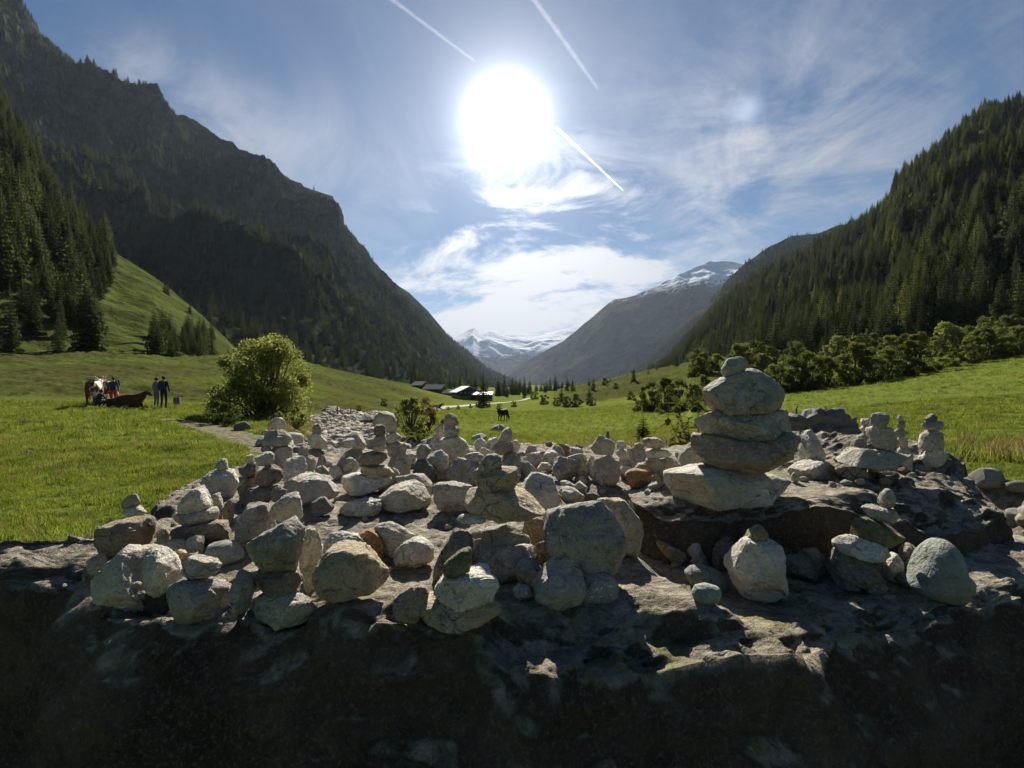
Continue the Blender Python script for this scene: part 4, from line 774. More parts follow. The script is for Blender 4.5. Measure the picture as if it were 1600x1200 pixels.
def make_stone(key, colour, opts, label, poly, d, big=False):
    P = np.array(poly, float); s = int(sum(ord(c)*(i+3) for i, c in enumerate(key))); r = np.random.default_rng(s)
    cx, cy = (P[:, 0].min()+P[:, 0].max())/2, (P[:, 1].min()+P[:, 1].max())/2
    w, h = np.ptp(P[:, 0]), np.ptp(P[:, 1])
    ico = ICO5 if w*h > 1500 else ICO4
    D = ico[0]; phi = np.arctan2(D[:, 2], D[:, 0]) % (2*math.pi); rho = np.hypot(D[:, 0], D[:, 2])
    R = silhouette(poly, cx, cy); Rf = np.interp(phi, np.linspace(0, 2*math.pi, 181), np.append(R, R[0]))
    Rm = np.mean(R); Rf = Rf+(Rm-Rf)*np.clip(1-rho,0,1)**1.5      # the middle is rounder than the outline
    blk = 'blk' in opts
    f = rho**(.78 if blk else .9)
    X = np.cos(phi)*Rf*f; Z = np.sin(phi)*Rf*f
    Tk = (.5*w+.5*math.sqrt(w*h))/2*float(opts.get('t', .80))
    rnd_ = colour in ('green', 'speck') or 'rnd' in opts
    px_ = .42 if blk else (.82 if rnd_ else .58)
    f = rho**px_; X = np.cos(phi)*Rf*f; Z = np.sin(phi)*Rf*f
    Y = Tk*np.sign(D[:, 1])*np.abs(D[:, 1])**(.5 if blk else (.9 if rnd_ else .66))
    V = np.stack([X, Y, Z], 1)
    if not rnd_:
        for k in range(14):               # broken flat facets, mostly off the outline
            n = r.normal(size=3); n[0] *= .9; n[1] = (abs(n[1])+.35)*(-1 if r.random() < .7 else 1); n[2] += .2; n /= np.linalg.norm(n)
            pr = V@n; off = pr.max()*r.uniform(.66, .92); ex = np.maximum(0, pr-off)
            V = V-n[None, :]*(ex*.98)[:, None]
        for k in range(2):                # worn, nearly level top
            n = np.array([r.uniform(-.35, .35), r.uniform(-.22, .1), 1.0]); n /= np.linalg.norm(n)
            pr = V@n; off = pr.max()*r.uniform(.9, .98); V = V-n[None, :]*(np.maximum(0, pr-off)*.9)[:, None]
    sz = math.sqrt(w*h)/2; Vn = V/sz
    nn = D
    amp = .11 if not rnd_ else .02
    dsp = amp*fbm(Vn+s, .9, 3, s % 50)+amp*.75*fbm(Vn+s, .42, 4, s % 41, .55, True)+(.045 if not rnd_ else .006)*fbm(Vn*[1, 1, 1.6], .13, 3, s % 31, .6, True)
    V = V+nn*(dsp*sz)[:, None]*np.where(rho > .93, .55, 1)[:, None]
    # the top edge of the outline belongs to the back of the stone, the bottom edge to its front
    Tm = Tk*d/F; d0 = d-.28*Tm
    sg = np.clip((cy-V[:, 2]-600)/60, -1, 1); dref = d0+.46*Tm*np.clip(V[:, 2]/(h/2), -1, 1)*sg; ym = V[:, 1]*d/F
    bx = (P[:, 0].min()-cx, P[:, 0].max()-cx, cy-P[:, 1].max(), cy-P[:, 1].min()); X, Z = V[:, 0].copy(), V[:, 2].copy()
    for it in range(3):               # the outline keeps the stone's own width and height
        xm = X*d0/F+(cx-800)/F*d; zm = (600-(cy-Z))/F*dref
        qx = xm/(d+ym)*F+800-cx; qz = cy-(600-zm/(d+ym)*F)
        a = (bx[1]-bx[0])/np.ptp(qx); X = (X-.5*(qx.max()+qx.min()))*a+.5*(bx[0]+bx[1])
        a = (bx[3]-bx[2])/np.ptp(qz); Z = (Z-.5*(qz.max()+qz.min()))*a+.5*(bx[2]+bx[3])
    V = np.stack([X*d0/F, ym, (600-(cy-Z))/F*dref-(600-cy)/F*d], 1)
    o = mesh_np('stone', V, ico[1], [MS[colour]]); o.location = at(cx, cy, d)
    tag(o, label, 'stone'); return o
STONE_D = {}; SO = {}
CAIRN_ROCKS = []
def place_stones():
    for line in STONES.strip().split('\n'):
        key, colour, sup, op, label, pts = line.split('|')
        opts = {}
        for q in op.split(): k, _, v = q.partition('='); opts[k] = v or True
        poly = [tuple(float(a) for a in p.split(',')) for p in pts.split()]
        ymax = max(p[1] for p in poly); ymin = min(p[1] for p in poly)
        if sup == 'g':
            gy = float(opts.get('gy', ymax))
            if gy > ymax+1:                                # hidden foot reaches down to the rock
                top = ymin+(ymax-ymin)*.55
                poly = [(x, y if y < top else y+(gy-ymax)*(y-top)/(ymax-top)) for x, y in poly]
            cx = sum(p[0] for p in poly)/len(poly)
            h = ray_rock(cx, gy-1.5)
            if h is None or h.z < .55: h = ray_rock(cx, gy-8)
            d = h.y if (h is not None and h.z > .5) else .54*F/(gy-600)
            ww = max(p[0] for p in poly)-min(p[0] for p in poly); hh = gy-ymin; d += .5*.8*(.5*ww+.5*math.sqrt(ww*hh))/2*d/F
        else: d = STONE_D[sup]+float(opts.get('d', 0))
        STONE_D[key] = d
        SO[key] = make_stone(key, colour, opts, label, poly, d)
        if GROUPS.get(key): SO[key]['group'] = GROUPS[key]
GROUPS = {}
for g, ks in {'stones of the great cairn': 'R1 R2 R3 R4 R5', 'stones of the central cairn': 'L1 L2 L3 L5', 'stones of the right front cairn': 'Z1 Z2 Z3 Z4 Z5',
              'stones of the front left cairn': 'D1 D2 D3', 'stones of the small front cairn': 'M1 M2 M3'}.items():
    for k in ks.split(): GROUPS[k] = g
place_stones()
# loose rubble filling the gaps between the cairns: shared meshes, all alike
RUB = []
for k in range(6):
    r = np.random.default_rng(900+k); D, Fi = ICO4; V = D*np.array([1, .85, .68])
    for q in range(10):
        n = r.normal(size=3); n /= np.linalg.norm(n); pr = V@n; V = V-n*(np.maximum(0, pr-pr.max()*r.uniform(.62, .9))*.9)[:, None]
    V = V+D*(.07*fbm(V+k*9, .8, 4, 60+k))[:, None]
    RUB.append(V)
RUBO = []
def rock_inst(name, k, colour, loc, s, rz, label, cat, group):
    key = (k, colour)
    for q in RUBO:
        if q[0] == key: me = q[1]; break
    else:
        me = None
    if me is None:
        o = mesh_np(name, RUB[k], ICO4[1], [MS[colour]]); RUBO.append((key, o.data))
    else:
        o = bpy.data.objects.new(name, me); COL.objects.link(o)
    o.location = loc; o.scale = (s,)*3; o.rotation_euler = (random.uniform(-.3, .3), random.uniform(-.3, .3), rz)
    tag(o, label, cat, group); return o
gaps = [(300,880,10),(352,770,9),(398,775,8),(455,790,10),(520,768,9),(505,748,10),(470,748,9),(512,728,8),(528,740,8),(640,748,9),(690,745,8),(708,760,8),(660,722,9),(640,730,9),(760,700,8),(785,702,9),(745,712,8),(732,706,8),(815,715,9),(828,735,9),(850,745,9),(868,742,8),(900,735,9),(880,735,7),(918,726,7),(1000,748,8),(1045,722,8),(1062,714,8),(955,700,7),(850,712,8),(903,702,8),(858,697,7),(805,698,7),(790,680,0),
        (1300,760,7),(1255,752,8),(1345,755,8),(1290,748,8),(1410,738,8),(1425,745,7),(1245,918,7),(1330,920,0),(1130,905,0),(1395,925,6),(870,780,9),(980,772,8),(905,775,7),(700,825,6),(832,905,8),(790,905,0),(610,892,6),(640,830,0),(570,812,5),(760,900,0),(1012,772,6),(942,770,6),(1055,885,7),(1170,900,0),(1000,735,8),(950,690,0),(1330,748,6)]
gr_ = random.Random(31)
for q in range(52):
    x = gr_.uniform(310, 1040); gaps.append((x, gr_.uniform(np.interp(x, [310, 450, 1040], [745, 715, 712]), np.interp(x, [310, 500, 700, 1040], [800, 775, 770, 765])), gr_.uniform(3, 8)))
for q in range(8): gaps.append((gr_.uniform(220, 480), gr_.uniform(800, 900), gr_.uniform(3, 7)))
for q in range(6): gaps.append((gr_.uniform(1020, 1440), gr_.uniform(878, 915), gr_.uniform(3, 8)))
for i, (px, py, s) in enumerate(gaps):
    if s <= 0: continue
    h = ray_rock(px, py)
    if h is None or h.z < .6: continue
    sz = s/F*h.y
    rock_inst('stone', i % 6, ['pale', 'grey', 'white', 'brown', 'pale'][i % 5], h+Vector((0, .0, sz*.35)), sz, random.uniform(0, 6), 'small loose stone filling a gap between the cairns on the boulder', 'stone', 'small loose stones between the cairns')
# ================================================================ VEGETATION
def mat_leaf(name, a, b, trans=.4, vscale=.6, world=False):
    t = NT(name); tc = t.n('ShaderNodeTexCoord'); oi = t.n('ShaderNodeObjectInfo'); ge = t.n('ShaderNodeNewGeometry')
    n = t.noise(ge.outputs['Position'] if world else tc.outputs['Object'], vscale, 5, .65)
    c = t.mix(t.ramp(n, .38, .62), a, b)
    c = t.mix(t.math('MULTIPLY', ge.outputs['Random Per Island'], .45), c, [min(1, x*1.7) for x in b])
    hs = t.n('ShaderNodeHueSaturation', {'Color': c}); t.put(hs.inputs['Value'], t.math('MULTIPLY_ADD', oi.outputs['Random'], .7, .65))
    t.put(hs.inputs['Hue'], t.math('MULTIPLY_ADD', oi.outputs['Random'], -.03, .515))
    df = t.n('ShaderNodeBsdfDiffuse', {0: hs.outputs[0]}); tl = t.n('ShaderNodeBsdfTranslucent', {0: hs.outputs[0]})
    return t.out(t.n('ShaderNodeMixShader', {0: trans, 1: df.outputs[0], 2: tl.outputs[0]}).outputs[0])
M_SPR = mat_leaf('spruce_needles', (.036,.052,.018), (.085,.10,.032), .4, .12)
M_LAR = mat_leaf('larch_needles', (.09,.11,.022), (.13,.14,.03), .4, .25)
M_DEC = mat_leaf('willow_leaves', (.11,.13,.03), (.17,.185,.05), .5)
M_DEC2 = mat_leaf('alder_leaves', (.08,.10,.022), (.125,.14,.034), .45)
M_YEL = mat_leaf('yellowing_leaves', (.12,.125,.028), (.17,.165,.035), .45)
M_RED = mat_leaf('autumn_stems', (.16,.085,.035), (.20,.14,.05), .35)
M_GRASS = mat_leaf('grass_blades', (.045,.07,.012), (.165,.195,.028), .5, 1.1, True)
M_DRY = mat_leaf('dry_grass', (.22,.17,.06), (.16,.14,.04), .4, 1.2)
M_BARK = mat_plain('bark', (.10,.08,.06), .95, .35, 12)
M_DEADWOOD = mat_plain('weathered_wood', (.17,.15,.13), .9, .5, 14)
def tube(pts, rad, k=7):
    pts = np.array(pts, float); n = len(pts); V = []; 
    for i in range(n):
        t = pts[min(i+1, n-1)]-pts[max(i-1, 0)]; t /= np.linalg.norm(t)+1e-9
        a = np.cross(t, [0.3, .9, .2]); a /= np.linalg.norm(a); b = np.cross(t, a)
        for j in range(k): an = 2*math.pi*j/k; V.append(pts[i]+(a*math.cos(an)+b*math.sin(an))*rad[i])
    Fc = [(i*k+j, i*k+(j+1) % k, (i+1)*k+(j+1) % k, (i+1)*k+j) for i in range(n-1) for j in range(k)]
    V.append(pts[-1]+0); Fc += [((n-1)*k+j, (n-1)*k+(j+1) % k, len(V)-1) for j in range(k)]
    V.append(pts[0]+0); Fc += [((j+1) % k, j, len(V)-1) for j in range(k)]
    return V, Fc
class Geo:
    def __init__(s): s.V = []; s.F = []; s.M = []
    def add(s, V, Fc, m=0):
        b = len(s.V); s.V += [tuple(v) for v in V]; s.F += [tuple(i+b for i in f) for f in Fc]; s.M += [m]*len(Fc)
    def build(s, name, mats, parent=None, smooth=False):
        return mesh_np(name, s.V, s.F, mats, smooth, parent, midx=s.M)
def spruce_geo(H, seed, rad=.17, levels=17, larch=False):
    r = random.Random(seed); g = Geo()
    n = levels
    for i in range(n):
        t = (i+.3)/n; z = H*(.07+.91*t); L = H*rad*((1-t)**.75)*r.uniform(.82, 1.12)+.12
        k = max(4, int(9-4*t)); ph = r.uniform(0, 6.28)
        for j in range(k):
            a = ph+6.283*j/k+r.uniform(-.25, .25); l = L*r.uniform(.7, 1.15); ca, sa = math.cos(a), math.sin(a)
            drp = (.30 if not larch else .05)*l*(1.2-t); w = l*(.26 if not larch else .2)
            def p(u, s, dz): return (ca*u*l-sa*s, sa*u*l+ca*s, z+dz)
            m = p(.5, 0, -drp*.35); e = p(1, 0, -drp)
            g.add([p(0, 0, .05*l), p(.45, w, -drp*.55), m, p(.45, -w, -drp*.55)], [(0, 1, 2), (0, 2, 3)])
            g.add([m, p(.62, w*.85, -drp*.95), e, p(.62, -w*.85, -drp*.95)], [(0, 1, 2), (0, 2, 3)])
            for q in (.3, .55, .8):     # hanging twigs
                for sg in (-1, 1):
                    ww = w*r.uniform(1.0, 1.7)*(1.1-q*.6)
                    g.add([p(q-.12, 0, -drp*q*.6), p(q+.12, 0, -drp*q), p(q+r.uniform(-.05, .1), sg*ww, -drp*q-l*r.uniform(.16, .34))], [(0, 1, 2)])
    g.add([(-.06, 0, H*.93), (.06, 0, H*.93), (0, 0, H*1.02)], [(0, 1, 2)]); g.add([(0, -.06, H*.93), (0, .06, H*.93), (0, 0, H*1.02)], [(0, 1, 2)])
    return g
def trunk_geo(H, r0=.02):
    g = Geo(); g.add(*tube([(0, 0, -.04*H), (0, 0, .3*H), (.01*H, 0, .65*H), (0, 0, .97*H)], [H*r0, H*r0*.75, H*r0*.4, H*.002], 7)); return g
HID = []
PROTO = []
for k, (rad, lv, mt, lar) in enumerate([(.19, 20, M_SPR, False), (.23, 18, M_SPR, False), (.16, 21, M_SPR, False), (.22, 17, M_LAR, True)]):
    root = empty('larch' if lar else 'spruce', (0, 0, 0))
    cr = spruce_geo(10, 50+k, rad, lv, lar).build('crown', [mt], root); tr = trunk_geo(10).build('trunk', [M_BARK], root, True)
    PROTO.append((root, cr, tr, lar))
# ---------------------------------------------------------------- candidate positions on the mountain sides
def proj(p): return 800+p[:, 0]/p[:, 1]*F, 600-(p[:, 2]-CAMZ)/p[:, 1]*F
def scatter(key, n, accept, hmin=13, hmax=23, smin=.0, smax=1.0, seed=1):
    P, S, C, B = LOFT[key]; r = np.random.default_rng(seed); j0 = np.searchsorted(S, smin); j1 = np.searchsorted(S, smax)
    J = max(2, j1-j0)
    Q = P[:, j0:j1+1]; Q = Q[:, :J+1]
    ar = np.linalg.norm(np.cross(Q[1:, :-1]-Q[:-1, :-1], Q[:-1, 1:]-Q[:-1, :-1]), axis=2)
    # the nearer, the larger in the picture: sample a little more there
    w = (ar/np.maximum(Q[:-1, :-1, 1], 60)**.7).ravel(); w /= w.sum()
    ids = r.choice(len(w), n, p=w); iu = ids//ar.shape[1]; js = ids % ar.shape[1]
    u = r.random(n)[:, None]; v = r.random(n)[:, None]
    pt = Q[iu, js]*(1-u)*(1-v)+Q[iu+1, js]*u*(1-v)+Q[iu, js+1]*(1-u)*v+Q[iu+1, js+1]*u*v
    px, py = proj(pt); ok = accept(px, py, pt, r.random(n)) & (pt[:, 1] > 40)
    pt = pt[ok]; h = hmin+(hmax-hmin)*r.random(len(pt))**1.7*np.clip(1+.35*fbm(pt, 70, 2, 9), .7, 1.3)
    return np.column_stack([pt, h])
def acc_l1(px, py, p, r):
    bx = np.interp(py, [0, 200, 330, 400, 480, 560, 600], [30, 60, 115, 165, 172, 138, 120])+14*fbm(P3(px, py), 30, 2, 5)
    a = (px < bx)
    b = (px > 238) & (px < 328) & (py > 525) & (py < 588) & (py > 590-(px-225)*.9-20)
    return a & (py < 583) & (px > -500)
def acc_l1b(px, py, p, r):
    b = (px > 240) & (px < 330) & (py > 535) & (py < 590)
    c = (px > 125) & (px < 340) & (py < np.interp(px, [120, 190, 240, 300, 340], [352, 408, 440, 490, 530])+6) & (r < .3)
    d = (px > 330) & (px < 480) & (r < .3)
    return b | c | d
def acc_l2(px, py, p, r):
    n = fbm(p, 160, 4, 31); top = np.interp(px, [0, 280, 330, 520, 560, 700, 830], [0, 200, 60, 40, 10, 0, 0])
    sky = np.interp(px, [0, 60, 140, 265, 380, 520, 600, 700, 830], [-10, 52, 112, 186, 245, 308, 432, 525, 608])
    hi_ = (py < sky+top) & (px > 275) & (r > .35*(py-sky)/np.maximum(top, 1))
    return ~hi_ & ((n > -.28) | (r < .25)) & (px > -500) & (px < 1000)
def acc_all(px, py, p, r): return (px > 850) & (px < 2300)
def acc_r3(px, py, p, r):
    glade = (px > 1440) & (px < 1520) & (py > 508) & (py < 560)
    return (px > 940) & (px < 2300) & ~glade & ((fbm(p, 60, 3, 8) > -.42) | (r < .4))
TR = []
TR.append((scatter('hill_spur3', 2600, acc_l1, 10, 25, 0.02, 1, 2), 'L1'))
TR.append((scatter('hill_spur3', 1500, acc_l1b, 6, 11, 0.0, 1, 12), 'L1'))
TR.append((scatter('hill_spur3', 5000, lambda px, py, p, r: (px > 238) & (px < 332) & (py > 525) & (py < 592), 8, 13, 0.0, 1, 14), 'L1'))
TR.append((scatter('hill20', 30000, acc_l2, 10, 28, 0.0, 1.0, 3), 'L2'))
TR.append((scatter('hill40', 19000, acc_r3, 8, 20, 0.015, 1.0, 4), 'R3'))
TR.append((scatter('hill50', 2500, acc_all, 14, 22, .1, 1.0, 5), 'R4'))
TR.append((scatter('hill60', 1500, lambda px, py, p, r: (py > 540) & (r > .3), 12, 20, 0, .8, 6), 'M2'))
allt = []; src = []
for T, nm in TR:
    T = T.copy()
    allt.append(T); src += [nm]*len(T)
# scattered trees on the mid valley moraine and behind the farm, standing on the terrain
def on_ground(n, x0, x1, y0, y1, d0, d1, h0, h1, seed):
    r = np.random.default_rng(seed); o = []
    k = 0
    while len(o) < n and k < n*40:
        k += 1; px = r.uniform(x0, x1); d = math.exp(r.uniform(math.log(d0), math.log(d1))); X = (px-800)/F*d; z = ground1(X, d)
        py = 600-(z-CAMZ)/d*F
        if y0 <= py <= y1: o.append((X, d, z, r.uniform(h0, h1)))
    return np.array(o) if o else np.zeros((0, 4))
for (T, nm) in [(on_ground(60, 640, 860, 598, 622, 300, 700, 9, 17, 11), 'V'), (on_ground(40, 800, 900, 600, 626, 260, 900, 6, 12, 12), 'V'), (on_ground(14, 880, 1060, 572, 628, 200, 320, 3, 8, 13), 'V')]:
    if len(T): allt.append(T); src += [nm]*len(T)
allt = np.vstack(allt); src = np.array(src)
px, py = proj(allt); app = allt[:, 3]/allt[:, 1]; inframe = (px > -10) & (px < 1610) & (py > 0) & (py < 640)
score = np.where(inframe, app, 0)
# of each hillside's nearest trees the largest in the picture become trees of their own
order = np.argsort(-score); rr = np.random.default_rng(5)
single = np.zeros(len(allt), bool); single[order[:270]] = True
kind_idx = rr.integers(0, 3, len(allt)); larch = rr.random(len(allt)) < np.where(src == 'R3', .10, np.where(src == 'L1', .03, .02)); kind_idx = np.where(larch, 3, kind_idx)
rotz = rr.uniform(0, 6.28, len(allt))
TLAB = {'L1': ('dark spruce in the stand on the near left hillside', 'spruces on the near left hillside'), 'L2': ('spruce at the foot of the big left mountain', 'spruces below the left mountain'),
        'R3': ('spruce in the forest covering the right mountain side', 'spruces of the right hillside'), 'R4': ('spruce on the ridge behind', 'ridge spruces'),
        'V': ('small conifer standing on the valley floor near the farm', 'conifers near the farm'), 'M2': ('spruce far up the valley', 'spruces up the valley')}
used = [False]*4
for i in np.nonzero(single)[0]:
    root, cr, tr, lar = PROTO[kind_idx[i]]; k = kind_idx[i]
    if used[k]:
        root = bpy.data.objects.new(root.name, None); COL.objects.link(root)
        for ch in (cr, tr):
            c = ch.copy(); COL.objects.link(c); c.parent = root
    used[k] = True
    root.location = allt[i, :3]-np.array([0, 0, .3]); root.rotation_euler = (0, 0, rotz[i]); root.scale = (allt[i, 3]/10*rr.uniform(.7, 1.35),)*2+(allt[i, 3]/10,)
    lb, gp = TLAB[src[i]]
    tag(root, lb.replace('spruce', 'yellowish larch') if lar else lb, 'tree', gp+(' (larches)' if lar else ''))
for k in range(4):
    if not used[k]: PROTO[k][0].location = (0, -60, -20)
def gn_scatter(name, pts, scale, rot, idx, sources, label=None, tilt=None):
    """one object: points of its own mesh carrying copies of the source meshes"""
    me = bpy.data.meshes.new(name); me.vertices.add(len(pts)); me.vertices.foreach_set('co', np.asarray(pts, np.float32).ravel())
    for nm, a, ty in (('sc', scale, 'FLOAT'), ('rz', rot, 'FLOAT'), ('ix', idx, 'INT')):
        t = me.attributes.new(nm, ty, 'POINT'); t.data.foreach_set('value', np.asarray(a, np.float32 if ty == 'FLOAT' else np.int32))
    o = bpy.data.objects.new(name, me); COL.objects.link(o)
    ng = bpy.data.node_groups.new(name, 'GeometryNodeTree')
    ng.interface.new_socket('Geometry', in_out='INPUT', socket_type='NodeSocketGeometry'); ng.interface.new_socket('Geometry', in_out='OUTPUT', socket_type='NodeSocketGeometry')
    N = ng.nodes; L = ng.links; gi = N.new('NodeGroupInput'); go = N.new('NodeGroupOutput')
    iop = N.new('GeometryNodeInstanceOnPoints'); L.new(gi.outputs[0], iop.inputs['Points'])
    join = N.new('GeometryNodeJoinGeometry')
    for s in reversed(sources):
        parts = []
        for ob in s:
            oi = N.new('GeometryNodeObjectInfo'); oi.transform_space = 'ORIGINAL'; oi.inputs['Object'].default_value = ob; parts.append(oi.outputs['Geometry'])
        if len(parts) > 1:
            j = N.new('GeometryNodeJoinGeometry')
            for p in parts: L.new(p, j.inputs[0])
            out = j.outputs[0]
        else: out = parts[0]
        gt = N.new('GeometryNodeGeometryToInstance'); L.new(out, gt.inputs[0]); L.new(gt.outputs[0], join.inputs[0])
    L.new(join.outputs[0], iop.inputs['Instance']); iop.inputs['Pick Instance'].default_value = True
    def attr(nm, ty):
        a = N.new('GeometryNodeInputNamedAttribute'); a.data_type = ty; a.inputs[0].default_value = nm; return a.outputs[0]
    L.new(attr('ix', 'INT'), iop.inputs['Instance Index'])
    cx = N.new('ShaderNodeCombineXYZ'); L.new(attr('rz', 'FLOAT'), cx.inputs[2]); L.new(cx.outputs[0], iop.inputs['Rotation'])
    L.new(attr('sc', 'FLOAT'), iop.inputs['Scale']); L.new(iop.outputs[0], go.inputs[0])
    md = o.modifiers.new('scatter', 'NODES'); md.node_group = ng
    tag(o, label, None, None, 'stuff'); return o
rest = ~single
gn_scatter('forest', allt[rest, :3]-np.array([0, 0, .3]), allt[rest, 3]/10, rotz[rest], kind_idx[rest], [[PROTO[k][1], PROTO[k][2]] for k in range(4)], 'dark spruce forest covering the mountain sides')
# ---------------------------------------------------------------- broadleaf bushes and trees
def leaf_cloud(g, centers, radii, n, size, rnd, flat=.85):
    for q in range(n):
        i = rnd.randrange(len(centers)); c = centers[i]; R = radii[i]
        d = Vector((rnd.gauss(0, 1), rnd.gauss(0, 1), rnd.gauss(0, 1))).normalized()*R*(rnd.random()**.42); d.z *= flat
        p = Vector(c)+d; s = size*rnd.uniform(.6, 1.4)
        a = Vector((rnd.gauss(0, 1), rnd.gauss(0, 1), rnd.gauss(0, 1))).normalized(); b = a.cross(Vector((rnd.gauss(0, 1), rnd.gauss(0, 1), rnd.gauss(0, 1)))).normalized()
        g.add([p-a*s*.5, p+b*s*.28, p+a*s*.5, p-b*s*.28], [(0, 1, 2, 3)])
def bush_geo(H, W, seed, nleaf, size, nb=26, base=.12, lean=0):
    rnd = random.Random(seed); cs = []; rs = []; tg = Geo()
    for k in range(nb):
        a = rnd.uniform(0, 6.283); t = rnd.random(); z = H*(base+(1-base)*t); wr = W*math.sqrt(max(.05, 1-((t-.42)/.62)**2))*rnd.uniform(.25, .82)
        c = Vector((math.cos(a)*wr+lean*t, math.sin(a)*wr, z-.1*H)); cs.append(c); rs.append(W*rnd.uniform(.13, .33))
        m = c*.5+Vector((rnd.uniform(-.1, .1)*W, rnd.uniform(-.1, .1)*W, 0)); m.z = c.z*.5
        tg.add(*tube([(rnd.uniform(-.08, .08)*W, rnd.uniform(-.08, .08)*W, -.1), m, c], [H*.018, H*.011, H*.004], 5))
    g = Geo(); leaf_cloud(g, cs, rs, nleaf, size, rnd); return g, tg
BUSH = {}
def bush(kind, loc, H, rz, label, cat, group=None, name='bush'):
    """kind -> shared meshes of unit height"""
    if kind not in BUSH:
        W, seed, nl, sz, nb, mt = {'willow': (.64, 3, 24000, .030, 52, M_DEC), 'alder': (.45, 4, 6500, .045, 38, M_DEC2), 'alder2': (.5, 5, 6000, .045, 34, M_DEC), 'yellow': (.34, 6, 5500, .045, 34, M_YEL),
                                   'low': (.8, 7, 2200, .09, 18, M_DEC2), 'red': (.55, 8, 2600, .05, 20, M_RED), 'mixed': (.6, 9, 3000, .07, 20, M_DEC2)}[kind]
        g, tg = bush_geo(1, W, seed, nl, sz, nb); BUSH[kind] = (g.build('crown', [mt]), tg.build('trunk', [M_BARK], None, True)); first = True
    else: first = False
    root = empty(name, loc, rz, H)
    for ob in BUSH[kind]:
        c = ob if first else ob.copy()
        if not first: COL.objects.link(c)
        c.parent = root
    return tag(root, label, cat, group)
def bush_at(kind, px, py, hpx, label, cat='bush', group=None, name='bush', d=None, sink=.03):
    p = hit_ground(px, py) if d is None else None
    if p is None:
        X = (px-800)/F*(d or 200); D = d or 200; p = Vector((X, D, ground1(X, D)))
    H = hpx/F*p.y
    return bush(kind, p-Vector((0, 0, H*sink)), H, random.uniform(0, 6.28), label, cat, group, name)
bush_at('willow', 412, 655, 134, 'big round willow bush standing alone beside the stream, left of centre', 'bush', name='willow')
bush_at('low', 350, 664, 40, 'low dark shrub left under the big round willow', 'bush')
bush_at('low', 455, 668, 34, 'low straggly shrub at the right foot of the big willow', 'bush')
bush_at('alder2', 642, 678, 62, 'loose willow shrub on the stream bank behind the twin cairns', 'bush')
bush_at('red', 668, 676, 58, 'reddish stemmed shrub on the stream bank left of the round headed cairn', 'bush')
bush_at('low', 650, 690, 30, 'dark tangled undergrowth beneath the stream bank shrubs', 'bush')
# row of bushes at the foot of the right forest
rowb = [(1018,640,62,'alder'),(1040,642,74,'yellow'),(1062,640,66,'alder'),(1086,640,60,'alder2'),(1000,640,30,'low'),(1100,622,52,'yellow'),(1215,612,62,'alder2'),(1238,611,72,'alder'),(1262,608,80,'alder'),(1290,603,66,'alder2'),(1315,600,64,'alder'),(1338,597,86,'yellow'),(1360,594,70,'alder'),(1385,590,62,'alder2'),(1408,586,66,'alder'),(1436,580,84,'yellow'),(1462,575,34,'low'),(1490,570,38,'mixed'),(1515,565,56,'alder'),(1538,560,66,'alder2'),(1565,556,62,'alder'),(1592,552,60,'alder2'),(1625,548,70,'alder')]
for i, (x, y, h, k) in enumerate(rowb):
    bush_at(k, x, y+3, h*.82, {'alder': 'dense green alder at the edge between right meadow and forest', 'alder2': 'loose green willow at the edge between right meadow and forest', 'yellow': 'tall yellowing birch like tree at the edge of the right forest', 'low': 'low scrub at the edge of the right forest', 'mixed': 'low scrub at the edge of the right forest'}[k], 'bush' if k != 'yellow' else 'tree', {'alder': 'alders along the right forest edge', 'alder2': 'willows along the right forest edge', 'yellow': 'yellowing trees of the forest edge'}.get(k, 'low scrub of the right forest edge'), name='birch' if k == 'yellow' else 'bush', d=None)
r_ = random.Random(4)
for i in range(46):
    x = r_.uniform(1080, 1600); y = np.interp(x, [1080, 1230, 1600], [612, 600, 540]); k = r_.choice(['alder', 'alder2', 'mixed', 'yellow'])
    d = r_.uniform(115, 150); X = (x-800)/F*d; z = CAMZ+(600-y)/F*d
    bush(k, Vector((X, d, max(ground1(X, d), z-3)-.5)), r_.uniform(4, 8.5), r_.uniform(0, 6), 'broadleaf tree mixed into the lower edge of the right forest', 'tree', 'broadleaf trees of the right forest edge', name='broadleaf_tree')
for (x, y, h) in [(870,632,14),(885,634,18),(900,634,22),(850,630,16),(835,622,14),(945,600,12),(962,606,10),(985,622,14),(925,632,14),(780,638,10),(803,634,10),(700,640,7),(716,638,7),(735,636,7),(672,638,8),(600,632,12),(560,640,9)]:
    bush_at('mixed', x, y+2, h, 'small round shrub dotting the valley floor', 'bush', 'small shrubs on the valley floor')
# spruces that stand alone
def lone_spruce(px, py, hpx, label, k=0, name='spruce', sq=1.0):
    p = hit_ground(px, py); H = hpx/F*p.y; root = empty(name, p-Vector((0, 0, .05)), random.uniform(0, 6))
    root.scale = (H/10*sq, H/10*sq, H/10)
    for ch in PROTO[k][1:3]:
        c = ch.copy(); COL.objects.link(c); c.parent = root
    return tag(root, label, 'tree')
lone_spruce(1005, 692, 50, 'little young spruce alone on the meadow behind the flat capped cairn', 1, sq=1.5)
lone_spruce(921, 632, 34, 'dark single spruce on the slope left of the alders, mid valley', 1)
lone_spruce(877, 628, 26, 'small dark spruce between shrubs where the valley narrows', 1)
lone_spruce(755, 636, 52, 'broad dark spruce standing right in front of the farmhouse', 1, sq=1.2)
